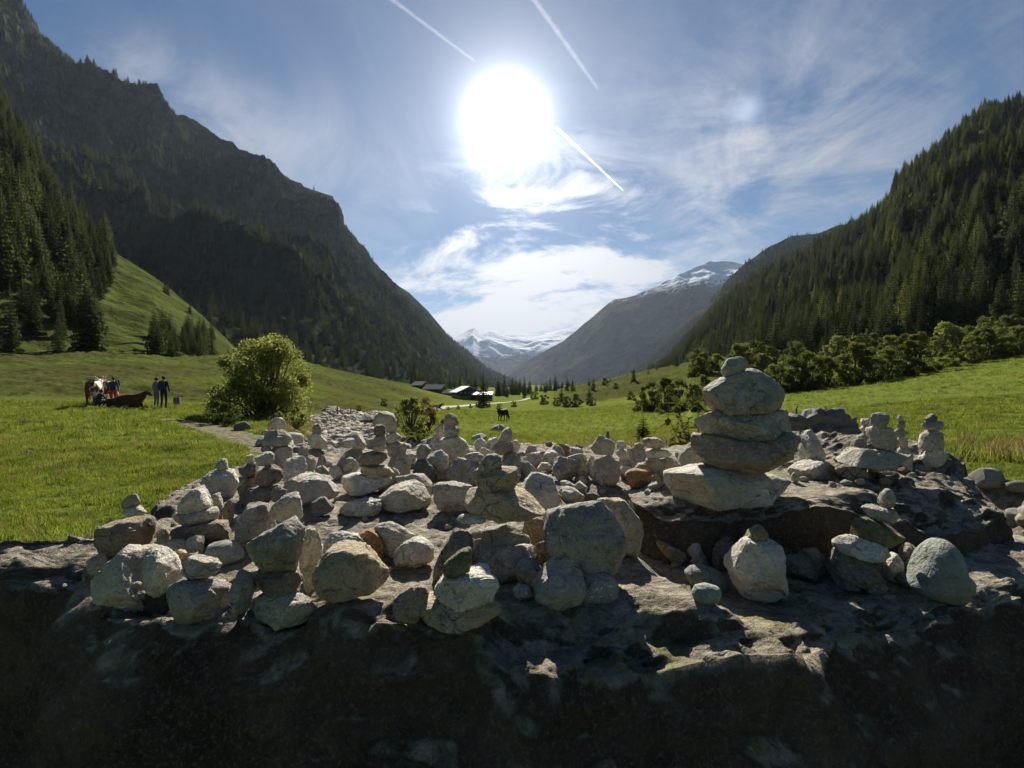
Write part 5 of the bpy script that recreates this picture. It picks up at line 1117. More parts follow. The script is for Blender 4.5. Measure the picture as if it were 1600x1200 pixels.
# leafy weed by the great cairn
def weed(px, py, hpx, label, seed, d=None, mt=None):
    p = at(px, py, d); H = hpx/F*d; rnd = random.Random(seed); root = empty('wild_plant', p); g = Geo(); s = Geo()
    for k in range(9):
        a = rnd.uniform(0, 6.28); w = H*rnd.uniform(.1, .45); tip = Vector((math.cos(a)*w, math.sin(a)*w*.6, H*rnd.uniform(.6, 1.05)))
        pts = [Vector((0, 0, 0)), tip*.5+Vector((0, 0, H*.1)), tip]; s.add(*tube(pts, [.006, .004, .002], 5))
        for q in range(34):
            f = rnd.uniform(.2, 1); c = pts[0].lerp(pts[1], f*2) if f < .5 else pts[1].lerp(pts[2], f*2-1)
            dr = Vector((rnd.gauss(0, 1), rnd.gauss(0, 1), rnd.gauss(0, .5))).normalized(); sz = H*.07*rnd.uniform(.6, 1.3); sd = dr.cross(Vector((0, 0, 1))).normalized()
            c2 = c+dr*sz*.8; g.add([c, c+dr*sz*.6+sd*sz*.4, c+dr*sz*1.4-Vector((0, 0, sz*.2)), c+dr*sz*.6-sd*sz*.4], [(0, 1, 2, 3)])
    s.build('stem', [M_BARK], root, True); g.build('leaves', [mt or M_YEL], root)
    return tag(root, label, 'plant')
def grd(px, d): return 600+(CAMZ-ground1((px-800)/F*d, d))/d*F
weed(1092, grd(1092, 5.6), grd(1092, 5.6)-618, 'tall leafy weed with yellow green leaves left behind the great cairn', 5, 5.6)
weed(1076, grd(1076, 5.2), grd(1076, 5.2)-655, 'thin yellow leaved weed rising left of the great cairn, the lower one', 6, 5.2)
# ---------------------------------------------------------------- grass
def tuft(seed, n=16, h=.07, sp=.05, mt=M_GRASS):
    rnd = random.Random(seed); g = Geo()
    for k in range(n):
        a = rnd.uniform(0, 6.28); r0 = sp*math.sqrt(rnd.random()); b = Vector((math.cos(a)*r0, math.sin(a)*r0, -.01)); hh = h*rnd.uniform(.5, 1.2)
        ln = Vector((rnd.gauss(0, .35), rnd.gauss(0, .35), 0))*hh; w = .0035; sd = Vector((math.cos(a*3), math.sin(a*3), 0))*w
        m = b+ln*.35+Vector((0, 0, hh*.6)); t = b+ln+Vector((0, 0, hh))
        g.add([b-sd, b+sd, m+sd*.7, m-sd*.7, t], [(0, 1, 2, 3), (3, 2, 4)])
    return g
gsrc = []
gcount = 0
def grass_points(n, d0, d1, a0, a1, seed, clump=True):
    r = np.random.default_rng(seed); d = np.sqrt(r.uniform(d0**2, d1**2, n)); a = r.uniform(a0, a1, n); x = (a-800)/F*d
    c, _ = channel(x, d); ok = c > 1.02
    inb = (np.abs(x-.2) < 2.2) & (d > 1.0) & (d < 4.2); ok &= ~((x > -1.55) & (x < 2.4) & (d > 1.0) & (d < 4.1))
    for (p, w) in TROD:
        for k in range(len(p)-1):
            A = np.array(p[k]); B = np.array(p[k+1]); ab = B-A; t = np.clip(((x-A[0])*ab[0]+(d-A[1])*ab[1])/(ab@ab), 0, 1); ok &= np.hypot(x-A[0]-t*ab[0], d-A[1]-t*ab[1]) > w*.75
    ok &= (fbm(P3(x, d), 1.1, 3, 90) > -.34) | (r.random(n) < .25)
    x = x[ok]; d = d[ok]; return np.column_stack([x, d, ground(x, d)])
G1 = grass_points(60000, 2.6, 11, -260, 700, 1); G2 = grass_points(60000, 10, 32, -100, 1700, 2); G3 = grass_points(9000, 3, 9, 1350, 1900, 3); G4 = grass_points(1200, .9, 2.6, 1500, 2400, 4)
G5 = grass_points(26000, 32, 110, 560, 1750, 5); G5 = G5[rough_mask(G5[:, 0], G5[:, 1]) < .5]
G = np.vstack([G1, G2, G3, G4, G5]); dd = G[:, 1]; rg = np.random.default_rng(8)
tA = tuft(1).build('grass', [M_GRASS]); tB = tuft(2, 20, .05).build('grass', [M_GRASS]); tC = tuft(3, 9, .11, .04, M_DRY).build('grass', [M_DRY])
spot = [Vector((-3.0, 3.6, 0)), Vector((-3.6, 4.4, 0)), Vector((-3.3, 5.0, 0))]
for ob, q in zip((tA, tB, tC), spot): ob.location = (q.x, q.y, ground1(q.x, q.y)); tag(ob, kind='stuff')
gn_scatter('grass', G, np.where(dd > 10, 1.1+dd/30, .5+dd/16)*rg.uniform(.6, 1.3, len(G))*np.clip(1+.9*fbm(G, .9, 3, 93), .35, 2), rg.uniform(0, 6.28, len(G)), np.where(rg.random(len(G)) < .03, 2, rg.integers(0, 2, len(G))), [[tA], [tB], [tC]], 'short green meadow grass')
# dry tall grass and weeds along the bank
def bank_points(n, x0, x1, y0, y1, seed):
    r = np.random.default_rng(seed); o = []
    for k in range(n):
        h = hit_ground(r.uniform(x0, x1), r.uniform(y0, y1), 3.5, 60)
        if h: o.append(h[:])
    return np.array(o)
DG = np.vstack([bank_points(500, 1240, 1360, 668, 730, 1), bank_points(120, 1500, 1600, 690, 725, 2), bank_points(160, 440, 500, 660, 690, 3), bank_points(260, 780, 1080, 694, 712, 4), bank_points(120, 1050, 1110, 680, 715, 5)])
gn_scatter('dry_grass', DG, rg.uniform(1.5, 3.6, len(DG)), rg.uniform(0, 6.28, len(DG)), np.where(rg.random(len(DG)) < .6, 2, 0), [[tA], [tB], [tC]], 'tall dry grass along the stream banks')
# ---------------------------------------------------------------- stream rocks
n = 0
rk = random.Random(12); RK = []
for i in range(150):
    k = rk.choice(range(3, 14)); f = rk.random(); c = CH[k]*(1-f)+CH[k+1]*f if k+1 < len(CH) else CH[k]; w = CHW[k]
    s = rk.uniform(-1.25, 1.25); tn = CH[min(k+1, len(CH)-1)]-CH[k]; tn = tn/np.linalg.norm(tn); x = c[0]-tn[1]*s*w; y = c[1]+tn[0]*s*w
    if abs(x-.2) < 2.3 and y < 4.3: continue
    sz = rk.uniform(.07, .26)*(1.5 if rk.random() < .15 else 1); RK.append((x, y, sz))
for (x, y, sz) in RK:
    rock_inst('rock', rk.randrange(6), rk.choice(['pale', 'grey', 'white', 'brown', 'grey']), (x, y, ground1(x, y)+sz*.3), sz, rk.uniform(0, 6), 'rock lying in or beside the stream bed', 'rock', 'rocks along the stream')
for (px, py, s, kk, col, lb) in [(778,676,13,1,'brown','brown rock on the bank above the pointed cairn'),(750,690,15,2,'white','pinkish pale rock by the bank above the banded block'),(524,690,13,3,'dark','dark wet rock in the stream right of the small cairn'),(1358,592,20,4,'grey','low grey outcrop at the top edge of the right meadow'),(1340,594,12,5,'pale','pale lower end of the outcrop on the right meadow'),(378,672,14,1,'moss','mossy flat rock in the grass below the big willow'),
                             (1000,640,12,2,'dark','dark rock at the foot of the alders left of the great cairn'),(1545,755,26,3,'grey','grey rock behind the raised block near the right edge'),(1592,858,20,4,'pale','pale boulder in the water at the right edge'),(1575,915,17,0,'brown','tan stone in the shallow water right of the grey pillar'),(1590,765,16,2,'grey','upper grey rock at the right edge by the stream'),(125,668,6,3,'dark','small dark stone lying in the left meadow'),(45,710,7,0,'brown','brown clod in the left meadow')]:
    p = hit_ground(px, py, 3.2)
    if p: sz = s/F*p.y; rock_inst('rock', kk, col, p+Vector((0, 0, sz*.25)), sz, kk, lb, 'rock', None)
# gravel: pebbles nobody could count
pr = np.random.default_rng(44); k = pr.integers(0, len(CH)-3, 6000); f = pr.random(6000)[:, None]; c = CH[k]*(1-f)+CH[k+1]*f; s = pr.uniform(-1.15, 1.15, 6000)*CHW[k]; tn = CH[k+1]-CH[k]; tn = tn/np.linalg.norm(tn, axis=1)[:, None]
gx = c[:, 0]-tn[:, 1]*s; gy = c[:, 1]+tn[:, 0]*s; ok = ~((np.abs(gx-.2) < 2.3) & (gy < 4.3)); gx = gx[ok]; gy = gy[ok]
pb = [o for o in bpy.data.objects if o.name.startswith('rock')][:3]
def peb(k, c): return mesh_np('pebble', RUB[k]*.5, ICO4[1], [MS[c]])
pebs = [peb(0, 'pale'), peb(1, 'grey'), peb(2, 'brown')]
for i, ob in enumerate(pebs): ob.location = (-5.2+i*.3, 15+i*.4, ground1(-5.2+i*.3, 15+i*.4)); ob.scale = (.2,)*3; tag(ob, kind='stuff')
gn_scatter('gravel', np.column_stack([gx, gy, ground(gx, gy)]), pr.uniform(.05, .3, len(gx))*(1+gy/40), pr.uniform(0, 6.28, len(gx)), pr.integers(0, 3, len(gx)), [[p] for p in pebs], 'loose grey gravel of the stream bed')
# ================================================================ PEOPLE, ANIMALS, BUILDINGS, WOOD
def skin_mesh(name, J, E, R, mats, pick, parent=None, sub=2):
    """one continuous body grown over a jointed skeleton; pick(centre) -> material index"""
    names = list(J); ix = {n: i for i, n in enumerate(names)}
    me = bpy.data.meshes.new('tmp'); me.from_pydata([J[n] for n in names], [(ix[a], ix[b]) for a, b in E], [])
    o = bpy.data.objects.new('tmp', me); COL.objects.link(o); o.modifiers.new('s', 'SKIN')
    sk = me.skin_vertices[0].data
    for n in names:
        r = R[n]; r = (r, r) if not isinstance(r, tuple) else r; sk[ix[n]].radius = r; sk[ix[n]].use_root = (n == names[0])
    ss = o.modifiers.new('u', 'SUBSURF'); ss.levels = ss.render_levels = sub
    bpy.context.view_layer.update(); dg = bpy.context.evaluated_depsgraph_get(); m = bpy.data.meshes.new_from_object(o.evaluated_get(dg)); bpy.data.objects.remove(o)
    m.name = name; m.materials.clear()
    for mt in mats: m.materials.append(mt)
    for p in m.polygons: p.material_index = pick(p.center); p.use_smooth = True
    b = bpy.data.objects.new(name, m); COL.objects.link(b); b.parent = parent; return b
M_SKIN = mat_plain('skin', (.50,.32,.24), .6, .05); M_HAIR = mat_plain('hair', (.06,.04,.03), .8, .2); M_BLACK = mat_plain('dark_cloth', (.025,.026,.03), .9, .3); M_NAVY = mat_plain('navy_cloth', (.03,.04,.07), .9, .3)
M_REDC = mat_plain('red_cloth', (.42,.05,.04), .9, .2); M_GREYC = mat_plain('grey_cloth', (.16,.17,.15), .9, .2); M_BOOT = mat_plain('boot_leather', (.05,.035,.025), .7, .2); M_HORN = mat_plain('horn', (.45,.40,.30), .6, .2)
def person(px, py, d, hgt, rz, top, bottom, label, pose='stand', pack=None, dz=0):
    p = at(px, py, d); p.z = ground1(p.x, p.y)+dz; root = empty('person', p, rz, hgt/1.75)
    if pose == 'stand':
        J = dict(pel=(0,0,.95), sp=(0,0,1.12), ch=(0,.01,1.33), nk=(0,.01,1.48), hd=(0,-.02,1.60), ht=(0,-.01,1.71))
        for s, q in ((-1, 'l'), (1, 'r')):
            J.update({'sh'+q: (s*.17,.01,1.42), 'el'+q: (s*.25,.03,1.14), 'wr'+q: (s*.23,-.10,.93), 'ha'+q: (s*.225,-.13,.86), 'hp'+q: (s*.10,0,.90), 'kn'+q: (s*.115,-.02*s-.02,.50), 'an'+q: (s*.12,.03,.09), 'to'+q: (s*.135,-.14,.035)})
    elif pose == 'bend':
        J = dict(pel=(0,.10,.92), sp=(0,-.02,1.06), ch=(0,-.20,1.22), nk=(0,-.32,1.30), hd=(0,-.42,1.36), ht=(0,-.48,1.45))
        for s, q in ((-1, 'l'), (1, 'r')):
            J.update({'sh'+q: (s*.17,-.26,1.25), 'el'+q: (s*.22,-.34,.98), 'wr'+q: (s*.16,-.50,.86), 'ha'+q: (s*.14,-.57,.82), 'hp'+q: (s*.10,.10,.87), 'kn'+q: (s*.12,-.02,.48), 'an'+q: (s*.13,.06,.09), 'to'+q: (s*.14,-.11,.035)})
    else:
        J = dict(pel=(0,.12,.30), sp=(0,.08,.48), ch=(0,-.02,.68), nk=(0,-.06,.82), hd=(0,-.10,.93), ht=(0,-.10,1.03))
        for s, q in ((-1, 'l'), (1, 'r')):
            J.update({'sh'+q: (s*.17,-.03,.76), 'el'+q: (s*.24,-.18,.55), 'wr'+q: (s*.17,-.36,.55), 'ha'+q: (s*.15,-.43,.55), 'hp'+q: (s*.10,.10,.27), 'kn'+q: (s*.16,-.30,.45), 'an'+q: (s*.13,-.02,.09), 'to'+q: (s*.15,-.18,.035)})
    R = dict(pel=(.15,.11), sp=(.135,.10), ch=(.165,.12), nk=.055, hd=(.075,.09), ht=.06)
    E = [('pel','sp'),('sp','ch'),('ch','nk'),('nk','hd'),('hd','ht')]
    for q in 'lr':
        R.update({'sh'+q: .062, 'el'+q: .045, 'wr'+q: .03, 'ha'+q: .032, 'hp'+q: .09, 'kn'+q: .062, 'an'+q: .045, 'to'+q: .035})
        E += [('ch','sh'+q),('sh'+q,'el'+q),('el'+q,'wr'+q),('wr'+q,'ha'+q),('pel','hp'+q),('hp'+q,'kn'+q),('kn'+q,'an'+q),('an'+q,'to'+q)]
    hd = Vector(J['hd']); wl, wr = Vector(J['hal']), Vector(J['har']); hipz = J['pel'][2]
    knees = [Vector(J['knl']), Vector(J['knr'])]
    def pick(c):
        if (c-hd).length < .17 and c.z > J['nk'][2]-.0: return 0
        if (c-wl).length < .075 or (c-wr).length < .075: return 0
        if c.z < .10: return 3
        if pose == 'sit': return 2 if (c.z < .40 or min((c-k).length for k in knees) < .12) else 1
        return 1 if c.z > hipz-.02 else 2
    b = skin_mesh('body', J, E, R, [M_SKIN, top, bottom, M_BOOT], pick, root)
    g = Geo(); D = ICO4[0]; c = np.array(J['hd'])+np.array([0, .025, .055]); V = D*np.array([.092, .105, .095])+c
    keep = [f for f in ICO4[1] if (V[f].mean(0)[1] > J['hd'][1]-.03) or (V[f].mean(0)[2] > J['hd'][2]+.085)]
    used_ = sorted({int(i) for f in keep for i in f}); mp = {v: k for k, v in enumerate(used_)}
    mesh_np('hair', V[used_], [tuple(mp[int(i)] for i in f) for f in keep], [M_HAIR], parent=root)
    if pack:
        bm = bmesh.new(); bmesh.ops.create_cube(bm, size=1); bmesh.ops.scale(bm, vec=(.30, .19, .46), verts=bm.verts); bmesh.ops.bevel(bm, geom=bm.edges[:], offset=.06, segments=3, affect='EDGES')
        bmesh.ops.translate(bm, vec=(0, .21, 1.26), verts=bm.verts)
        for s in (-1, 1):
            r = bmesh.ops.create_cube(bm, size=1)['verts']; bmesh.ops.scale(bm, vec=(.04, .30, .03), verts=r); bmesh.ops.translate(bm, vec=(s*.11, .02, 1.46), verts=r)
        me = bpy.data.meshes.new('backpack'); bm.to_mesh(me); bm.free(); me.materials.append(pack); o = bpy.data.objects.new('backpack', me); COL.objects.link(o); o.parent = root
    return tag(root, label, 'person', None)
def mat_cow(name, a, b, sc, th):
    t = NT(name); tc = t.n('ShaderNodeTexCoord'); n = t.noise(tc.outputs['Object'], sc, 2, .5)
    c = t.mix(t.ramp(n, th, th+.03), a, b); t.pbr(c, .8, spec=.2); return t.m
M_COW = mat_cow('cow_brown_white', (.20,.075,.03), (.75,.70,.60), 1.6, .52); M_COWB = mat_cow('cow_brown', (.085,.036,.018), (.5,.45,.38), 1.1, .66); M_COWD = mat_cow('cow_black', (.02,.018,.016), (.4,.38,.33), .9, .75)
def cow(px, py, d, rz, mt, label, pose='stand', size=1.0, group=None):
    p = at(px, py, d); p.z = ground1(p.x, p.y)-.02; root = empty('cow', p, rz, size)
    if pose in ('stand', 'graze'):
        hd = dict(nk=(.95,0,1.28), n2=(1.15,0,1.42), hd=(1.32,.0,1.48), mz=(1.58,0,1.30), ns=(1.70,0,1.24)) if pose == 'stand' else dict(nk=(.98,0,1.05), n2=(1.18,0,.75), hd=(1.32,0,.42), mz=(1.45,0,.20), ns=(1.50,0,.10))
        J = dict(rump=(-.85,0,1.22), hip=(-.62,0,1.18), bel=(-.15,0,1.02), chest=(.45,0,1.05), wit=(.72,0,1.15), **hd, t0=(-.98,0,1.28), t1=(-1.06,0,1.05), t2=(-1.05,0,.62), t3=(-1.04,0,.45))
        R = dict(rump=(.20,.24), hip=(.31,.36), bel=(.38,.44), chest=(.34,.40), wit=(.26,.34), nk=(.17,.24), n2=(.12,.16), hd=(.12,.14), mz=(.08,.09), ns=(.065,.06), t0=.04, t1=.03, t2=.02, t3=.045)
        E = [('rump','hip'),('hip','bel'),('bel','chest'),('chest','wit'),('wit','nk'),('nk','n2'),('n2','hd'),('hd','mz'),('mz','ns'),('rump','t0'),('t0','t1'),('t1','t2'),('t2','t3')]
        for s, q in ((-1, 'l'), (1, 'r')):
            J.update({'th'+q: (-.68,s*.17,.92), 'st'+q: (-.58,s*.18,.72), 'hk'+q: (-.82,s*.17,.48), 'fe'+q: (-.76,s*.17,.12), 'ho'+q: (-.72,s*.17,.03),
                      'sh'+q: (.62,s*.16,.82), 'ca'+q: (.62,s*.16,.44), 'pa'+q: (.62,s*.16,.12), 'fo'+q: (.65,s*.16,.03)})
            R.update({'th'+q: (.13,.17), 'st'+q: .10, 'hk'+q: .062, 'fe'+q: .045, 'ho'+q: .06, 'sh'+q: (.10,.12), 'ca'+q: .06, 'pa'+q: .042, 'fo'+q: .058})
            E += [('hip','th'+q),('th'+q,'st'+q),('st'+q,'hk'+q),('hk'+q,'fe'+q),('fe'+q,'ho'+q),('chest','sh'+q),('sh'+q,'ca'+q),('ca'+q,'pa'+q),('pa'+q,'fo'+q)]
    else:
        J = dict(rump=(-.85,0,.42), hip=(-.62,.0,.48), bel=(-.15,0,.46), chest=(.45,0,.52), wit=(.66,0,.66), nk=(.86,0,.80), n2=(.98,0,.93), hd=(1.10,0,1.0), mz=(1.34,0,.88), ns=(1.45,0,.83), t0=(-1.0,0,.40), t1=(-1.08,.1,.15), t2=(-1.0,.35,.05))
        R = dict(rump=(.22,.26), hip=(.36,.40), bel=(.42,.48), chest=(.38,.42), wit=(.28,.34), nk=(.19,.25), n2=(.14,.18), hd=(.12,.14), mz=(.08,.09), ns=(.065,.06), t0=.04, t1=.03, t2=.03)
        E = [('rump','hip'),('hip','bel'),('bel','chest'),('chest','wit'),('wit','nk'),('nk','n2'),('n2','hd'),('hd','mz'),('mz','ns'),('rump','t0'),('t0','t1'),('t1','t2')]
        for s, q in ((-1, 'l'), (1, 'r')):
            J.update({'th'+q: (-.5,s*.30,.32), 'st'+q: (-.15,s*.44,.22), 'hk'+q: (-.55,s*.48,.10), 'fe'+q: (-.2,s*.52,.06), 'sh'+q: (.5,s*.24,.30), 'ca'+q: (.85,s*.28,.16), 'pa'+q: (.55,s*.32,.06)})
            R.update({'th'+q: .17, 'st'+q: .11, 'hk'+q: .07, 'fe'+q: .05, 'sh'+q: .13, 'ca'+q: .08, 'pa'+q: .05})
            E += [('hip','th'+q),('th'+q,'st'+q),('st'+q,'hk'+q),('hk'+q,'fe'+q),('chest','sh'+q),('sh'+q,'ca'+q),('ca'+q,'pa'+q)]
    skin_mesh('body', J, E, R, [mt], lambda c: 0, root)
    h = Vector(J['hd'])
    for s in (-1, 1):
        g = Geo(); g.add(*tube([h+Vector((-.02, s*.08, .10)), h+Vector((.0, s*.20, .17)), h+Vector((.06, s*.27, .30))], [.03, .024, .006], 6)); g.build('horn', [M_HORN], root, True)
        g = Geo(); a = h+Vector((-.04, s*.10, .05)); g.add([a, a+Vector((.03, s*.12, .05)), a+Vector((0, s*.24, -.02)), a+Vector((-.02, s*.12, -.06)), a+Vector((-.05, s*.12, 0))], [(0,1,4),(1,2,4),(2,3,4),(3,0,4),(0,3,1),(3,2,1)]); g.build('ear', [mt], root)
    if pose != 'lie':
        g = Geo(); D = ICO4[0]; g.add(D*np.array([.16, .15, .12])+np.array([-.45, 0, .72]), ICO4[1]); g.build('udder', [M_SKIN], root, True)
    return tag(root, label, 'cow', group)
cow(148, 637, 28.5, math.radians(118), M_COW, 'brown and white cow standing with its rump towards us, farthest left', size=1.0)
cow(170, 636, 31, math.radians(150), M_COW, 'second brown and white cow half hidden behind the standing one', size=.95)
cow(199, 640, 27.5, math.radians(8), M_COWB, 'dark brown cow lying in the grass with its head raised to the right', 'lie', .86)
cow(786, 657, 66, math.radians(60), M_COWD, 'black cow with pale back grazing alone on the middle meadow', 'graze', 1.05)
cow(682, 648, 95, math.radians(10), M_COWD, 'tiny dark cow lying on the meadow left of the grazing one', 'lie', 1.0)
person(156, 637, 27.6, 1.65, math.radians(160), M_NAVY, M_BLACK, 'person in dark clothes crouching between the standing and lying cows', 'sit')
person(177, 634, 29.0, 1.68, math.radians(200), M_NAVY, M_REDC, 'person in navy top and red trousers standing behind the lying cow', 'stand')
person(256, 640, 28.0, 1.80, math.radians(185), M_BLACK, M_BLACK, 'person all in black carrying a dark backpack, standing near the stone marker', 'stand', M_NAVY)
person(244.5, 639, 28.4, 1.72, math.radians(165), M_GREYC, M_GREYC, 'person in grey clothes standing left beside the one in black', 'stand')
# stone marker
def boxy(name, size, mats, parent=None, bev=.02, loc=(0,0,0), rz=0, taper=1.0, rot=None):
    bm = bmesh.new(); bmesh.ops.create_cube(bm, size=1); bmesh.ops.scale(bm, vec=size, verts=bm.verts)
    for v in bm.verts:
        if v.co.z > 0: v.co.x *= taper; v.co.y *= taper
    if bev: bmesh.ops.bevel(bm, geom=bm.edges[:], offset=bev, segments=2, affect='EDGES')
    me = bpy.data.meshes.new(name); bm.to_mesh(me); bm.free(); me.materials.append(mats); o = bpy.data.objects.new(name, me); COL.objects.link(o); o.parent = parent; o.location = loc; o.rotation_euler = rot or (0, 0, rz); return o
p = hit_ground(277, 634); mk = boxy('stone_marker', (.42, .3, .56), MS['dark'], None, .03, p+Vector((0, 0, .24)), .1, .8); tag(mk, 'squat grey stone marker in the grass right of the standing people', 'marker')
# farm buildings
M_WOOD = mat_plain('dark_larch_wood', (.085,.055,.035), .9, .3, 1.5); M_PLAST = mat_plain('grey_plaster', (.22,.20,.18), .9, .15, 1); M_ROOF = mat_plain('metal_roof', (.50,.50,.50), .55, .12, .4, .4); M_SHING = mat_plain('shingle_roof', (.32,.30,.27), .95, .2, 1.2, 0)
M_GLASS = mat_plain('window_glass', (.30,.30,.28), .25, .1, 1, .5)
def house(px, py, d, rz, W, L, hw, hr, label, roofm, cat, name, nwin=0, over=.9, plaster=False):
    """gable wall faces -y before turning; W across the gable, L along the ridge"""
    p = at(px, py, d); p.z = ground1(p.x, p.y)-.3; root = empty(name, p, rz)
    w = W/2; V = [(-w,0,0),(w,0,0),(w,0,hw),(0,0,hr),(-w,0,hw),(-w,L,0),(w,L,0),(w,L,hw),(0,L,hr),(-w,L,hw)]
    mesh_np('wall', V, [(0,1,2,3,4),(9,8,7,6,5),(1,6,7,2),(0,4,9,5)], [M_WOOD], False, root)
    if plaster: boxy('plinth', (W+.1, L+.1, 2.6), M_PLAST, root, .02, (0, L/2, 1.3))
    for s in (-1, 1):
        a = math.atan2(hr-hw, w); ln = math.hypot(w, hr-hw)+over
        x = s*(w+over*math.cos(a))/2; z = (hr+(hw-over*math.sin(a)))/2+.16
        boxy('roof', (ln, L+2*over, .18), roofm, root, .01, (x, L/2, z), rot=(0, s*a, 0))
    for k in range(nwin):
        x = -w+W*(k+.7)/(nwin+.4); f = boxy('window', (.85, .14, .9), M_PLAST, root, .01, (x, -.05, 3.3)); boxy('pane', (.72, .05, .78), M_GLASS, f, .0, (0, -.075, 0))
    if nwin:
        boxy('balcony', (W*.8, 1.0, .9), M_WOOD, root, .02, (0, -.6, 2.6)); boxy('door', (1.1, .12, 2.0), M_BLACK, root, .01, (w*.3, -.08, 1.1)); boxy('chimney', (.7, .7, 1.6), M_PLAST, root, .02, (1.2, L*.5, hr+.4))
    return tag(root, label, cat)
house(733, 624, 222, math.radians(24), 10, 9, 3.9, 6.1, 'large dark wooden farmhouse with a shallow bright roof and a row of windows', M_ROOF, 'farmhouse', 'farmhouse', 5, 1.2, True)
house(768, 624, 220, math.radians(84), 6, 7.5, 3.1, 4.0, 'barn attached to the right of the farmhouse with a shining metal roof', M_ROOF, 'barn', 'barn', 0, .8)
house(693, 611, 255, math.radians(70), 6.5, 9, 3.0, 4.9, 'long wooden hay shed with pale roof left of the farmhouse', M_SHING, 'shed', 'shed')
house(664, 611, 262, math.radians(60), 5.5, 6, 2.6, 4.2, 'smallest bluish wooden shed at the far left of the farm', M_SHING, 'shed', 'shed')
house(708, 614, 248, math.radians(75), 3.5, 4, 2.0, 3.0, 'tiny lean to hut between the hay shed and the farmhouse', M_SHING, 'hut', 'hut')
# fence posts
for i, (x, y, h) in enumerate([(527,645,12),(548,645,9),(558,645,10),(781,675,14),(905,694,3)][:4]):
    p = hit_ground(x, y+2); H = h/F*p.y; g = Geo(); g.add(*tube([(0,0,-.1),(.01,0,H*.6),(0,.01,H)], [.05,.05,.045], 7)); o = g.build('fence_post', [M_DEADWOOD], None, True); o.location = p; tag(o, 'thin weathered wooden post standing in the meadow beside the stream', 'post', 'posts along the stream')
# driftwood stumps and the broken post
def stump(px, py, d, W, H, label, seed, spikes):
    p = at(px, py, d); rnd = random.Random(seed); root = empty('tree_stump', p); g = Geo()
    D = ICO4[0]; V = D*np.array([W/2, W*.35, H*.5])+np.array([0, 0, H*.35]); V = V+D*(W*.38*fbm(np.column_stack([V[:, 0]*.5, V[:, 1], V[:, 2]*1.6])*11, 1, 4, seed, .6, True))[:, None]; g.add(V, ICO4[1]); g.build('wood', [M_DEADWOOD], root, True)
    for (x, h, lx, r) in spikes:
        s = Geo(); s.add(*tube([(x*W, 0, H*.4), (x*W+lx*.3, -.01, H*.4+h*.5), (x*W+lx*.7+rnd.uniform(-.02, .02), 0, H*.4+h*.8), (x*W+lx, 0, H*.4+h)], [r, r*.8, r*.6, r*.15], 6)); s.build('root', [M_DEADWOOD], root, True)
    return tag(root, label, 'stump')
stump(1243, 688, 4.9, .24, .26, 'dark rotten stump with upright broken root just right of the great cairn', 3, [(-.02,.24,.03,.016),(-.06,.12,-.05,.014),(.35,.12,.08,.018),(.3,.14,.02,.012),(-.4,.10,-.06,.014),(.1,.08,.12,.02),(.42,.02,.1,.02),(-.45,-.05,-.08,.02)])
stump(1292, 694, 4.9, .44, .30, 'wide weathered root plate with twisted roots between the right cairns', 8, [(-.3,.22,.12,.018),(-.1,.25,.03,.014),(-.35,.12,-.08,.016),(.2,.12,.1,.02),(0,.16,-.14,.014),(.1,.08,.2,.022),(-.2,.10,.25,.02),(-.42,-.04,-.10,.02),(.4,.0,.14,.02),(-.1,.18,.1,.012)])
q = empty('stump_spike', at(955, 697, 8.5)); 
g = Geo(); g.add(*tube([(-.06,0,-.25),(-.055,0,.0),(-.06,0,.14),(-.058,0,.25)], [.12,.075,.035,.025], 7)); g.add(*tube([(.15,0,-.25),(.02,0,.02),(-.04,0,.1)], [.10,.06,.03], 7)); g.build('wood', [M_DEADWOOD], q, True); tag(q, 'dark broken tree snag right behind the crystalline topped column', 'stump')
lg = hit_ground(50, 662); g = Geo(); g.add(*tube([(-.5,0,.03),(-.1,.05,.06),(.5,0,.05)], [.03,.05,.03], 7)); lo = g.build('dead_branch', [M_DEADWOOD], None, True); lo.location = lg; tag(lo, 'short dead branch lying in the left meadow', 'branch')
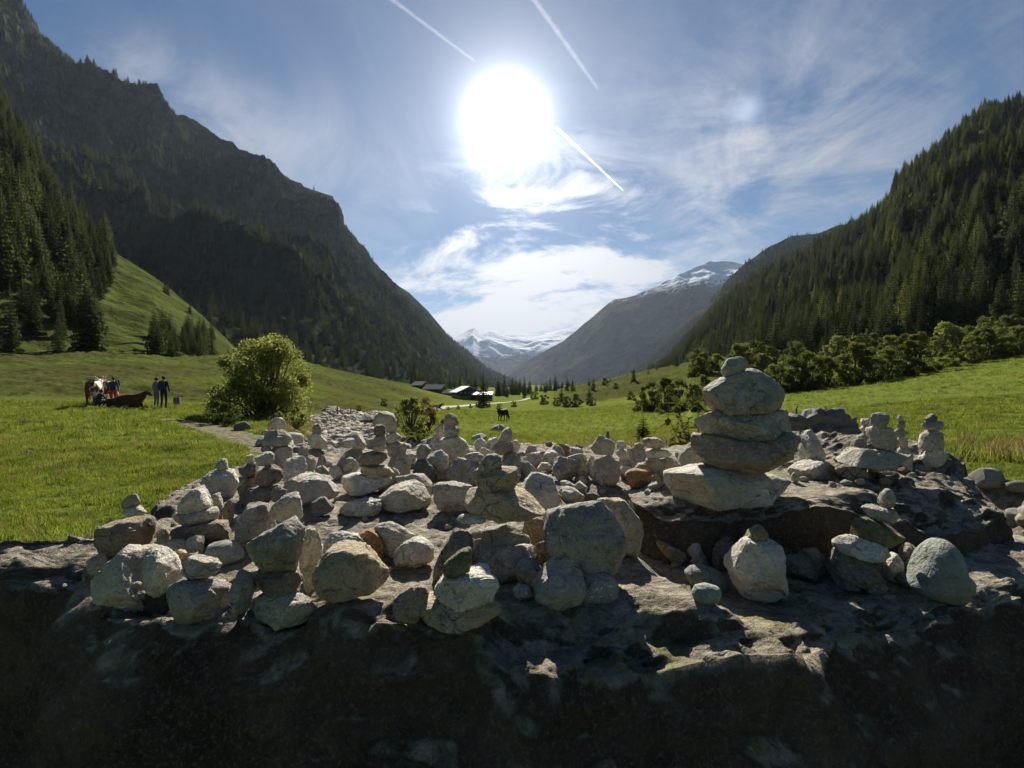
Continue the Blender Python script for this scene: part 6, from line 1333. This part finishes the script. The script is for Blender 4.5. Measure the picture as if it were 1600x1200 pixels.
lg = hit_ground(1085, 691); g = Geo(); g.add(*tube([(-.55,0,.03),(-.1,.05,.08),(.4,0,.06),(.7,.1,.02)], [.03,.06,.06,.03], 7)); lo = g.build('log', [M_DEADWOOD], None, True); lo.location = lg; tag(lo, 'dark log lying on the meadow left of the great cairn', 'log')
# grass stalks on the great cairn
for (x0, y0, x1, y1, lb) in [(1111,782,1121,803,'dry straw hanging from the base slab of the great cairn'),(1141,808,1160,813,'dry straw lying in the shade under the great cairn')]:
    d = STONE_D['R1']-.16; g = Geo(); a = at(x0, y0, d); b = at(x1, y1, d); g.add(*tube([a, (a+b)/2+Vector((0.002, 0, .003)), b], [.0008, .0008, .0004], 5)); o = g.build('straw', [M_DRY], None, True); tag(o, lb, 'straw')
# ================================================================ HAZE
bm = bmesh.new(); bmesh.ops.create_cube(bm, size=1)
for v in bm.verts: v.co = Vector((v.co.x*11000, 5200+v.co.y*13000, -60 if v.co.z < 0 else 1950))
me = bpy.data.meshes.new('haze'); bm.to_mesh(me); bm.free(); hz = bpy.data.objects.new('haze', me); COL.objects.link(hz)
t = NT('haze'); pv = t.n('ShaderNodeVolumePrincipled'); pv.inputs['Color'].default_value = (.66,.80,1,1); pv.inputs['Density'].default_value = HAZE; pv.inputs['Anisotropy'].default_value = .25
o = t.n('ShaderNodeOutputMaterial'); t.t.links.new(pv.outputs[0], o.inputs['Volume']); me.materials.append(t.m); tag(hz, 'thin blue valley haze', kind='stuff')
# ================================================================ CAMERA AND RENDER
cd = bpy.data.cameras.new('camera'); cam = bpy.data.objects.new('camera', cd); COL.objects.link(cam); cam.location = (0, 0, CAMZ); cam.rotation_euler = (math.radians(90), 0, 0)
cd.lens = 18; cd.sensor_width = 36; cd.clip_start = .05; cd.clip_end = 90000; SC.camera = cam
SC.view_settings.view_transform = 'Standard'; SC.view_settings.look = 'None'; SC.view_settings.exposure = EXPO; SC.view_settings.gamma = 1
SC.render.engine = 'CYCLES'; cy = SC.cycles; cy.max_bounces = 6; cy.diffuse_bounces = 3; cy.glossy_bounces = 2; cy.transmission_bounces = 3; cy.volume_bounces = 0; cy.transparent_max_bounces = 8
cy.use_denoising = True; cy.sample_clamp_indirect = 6
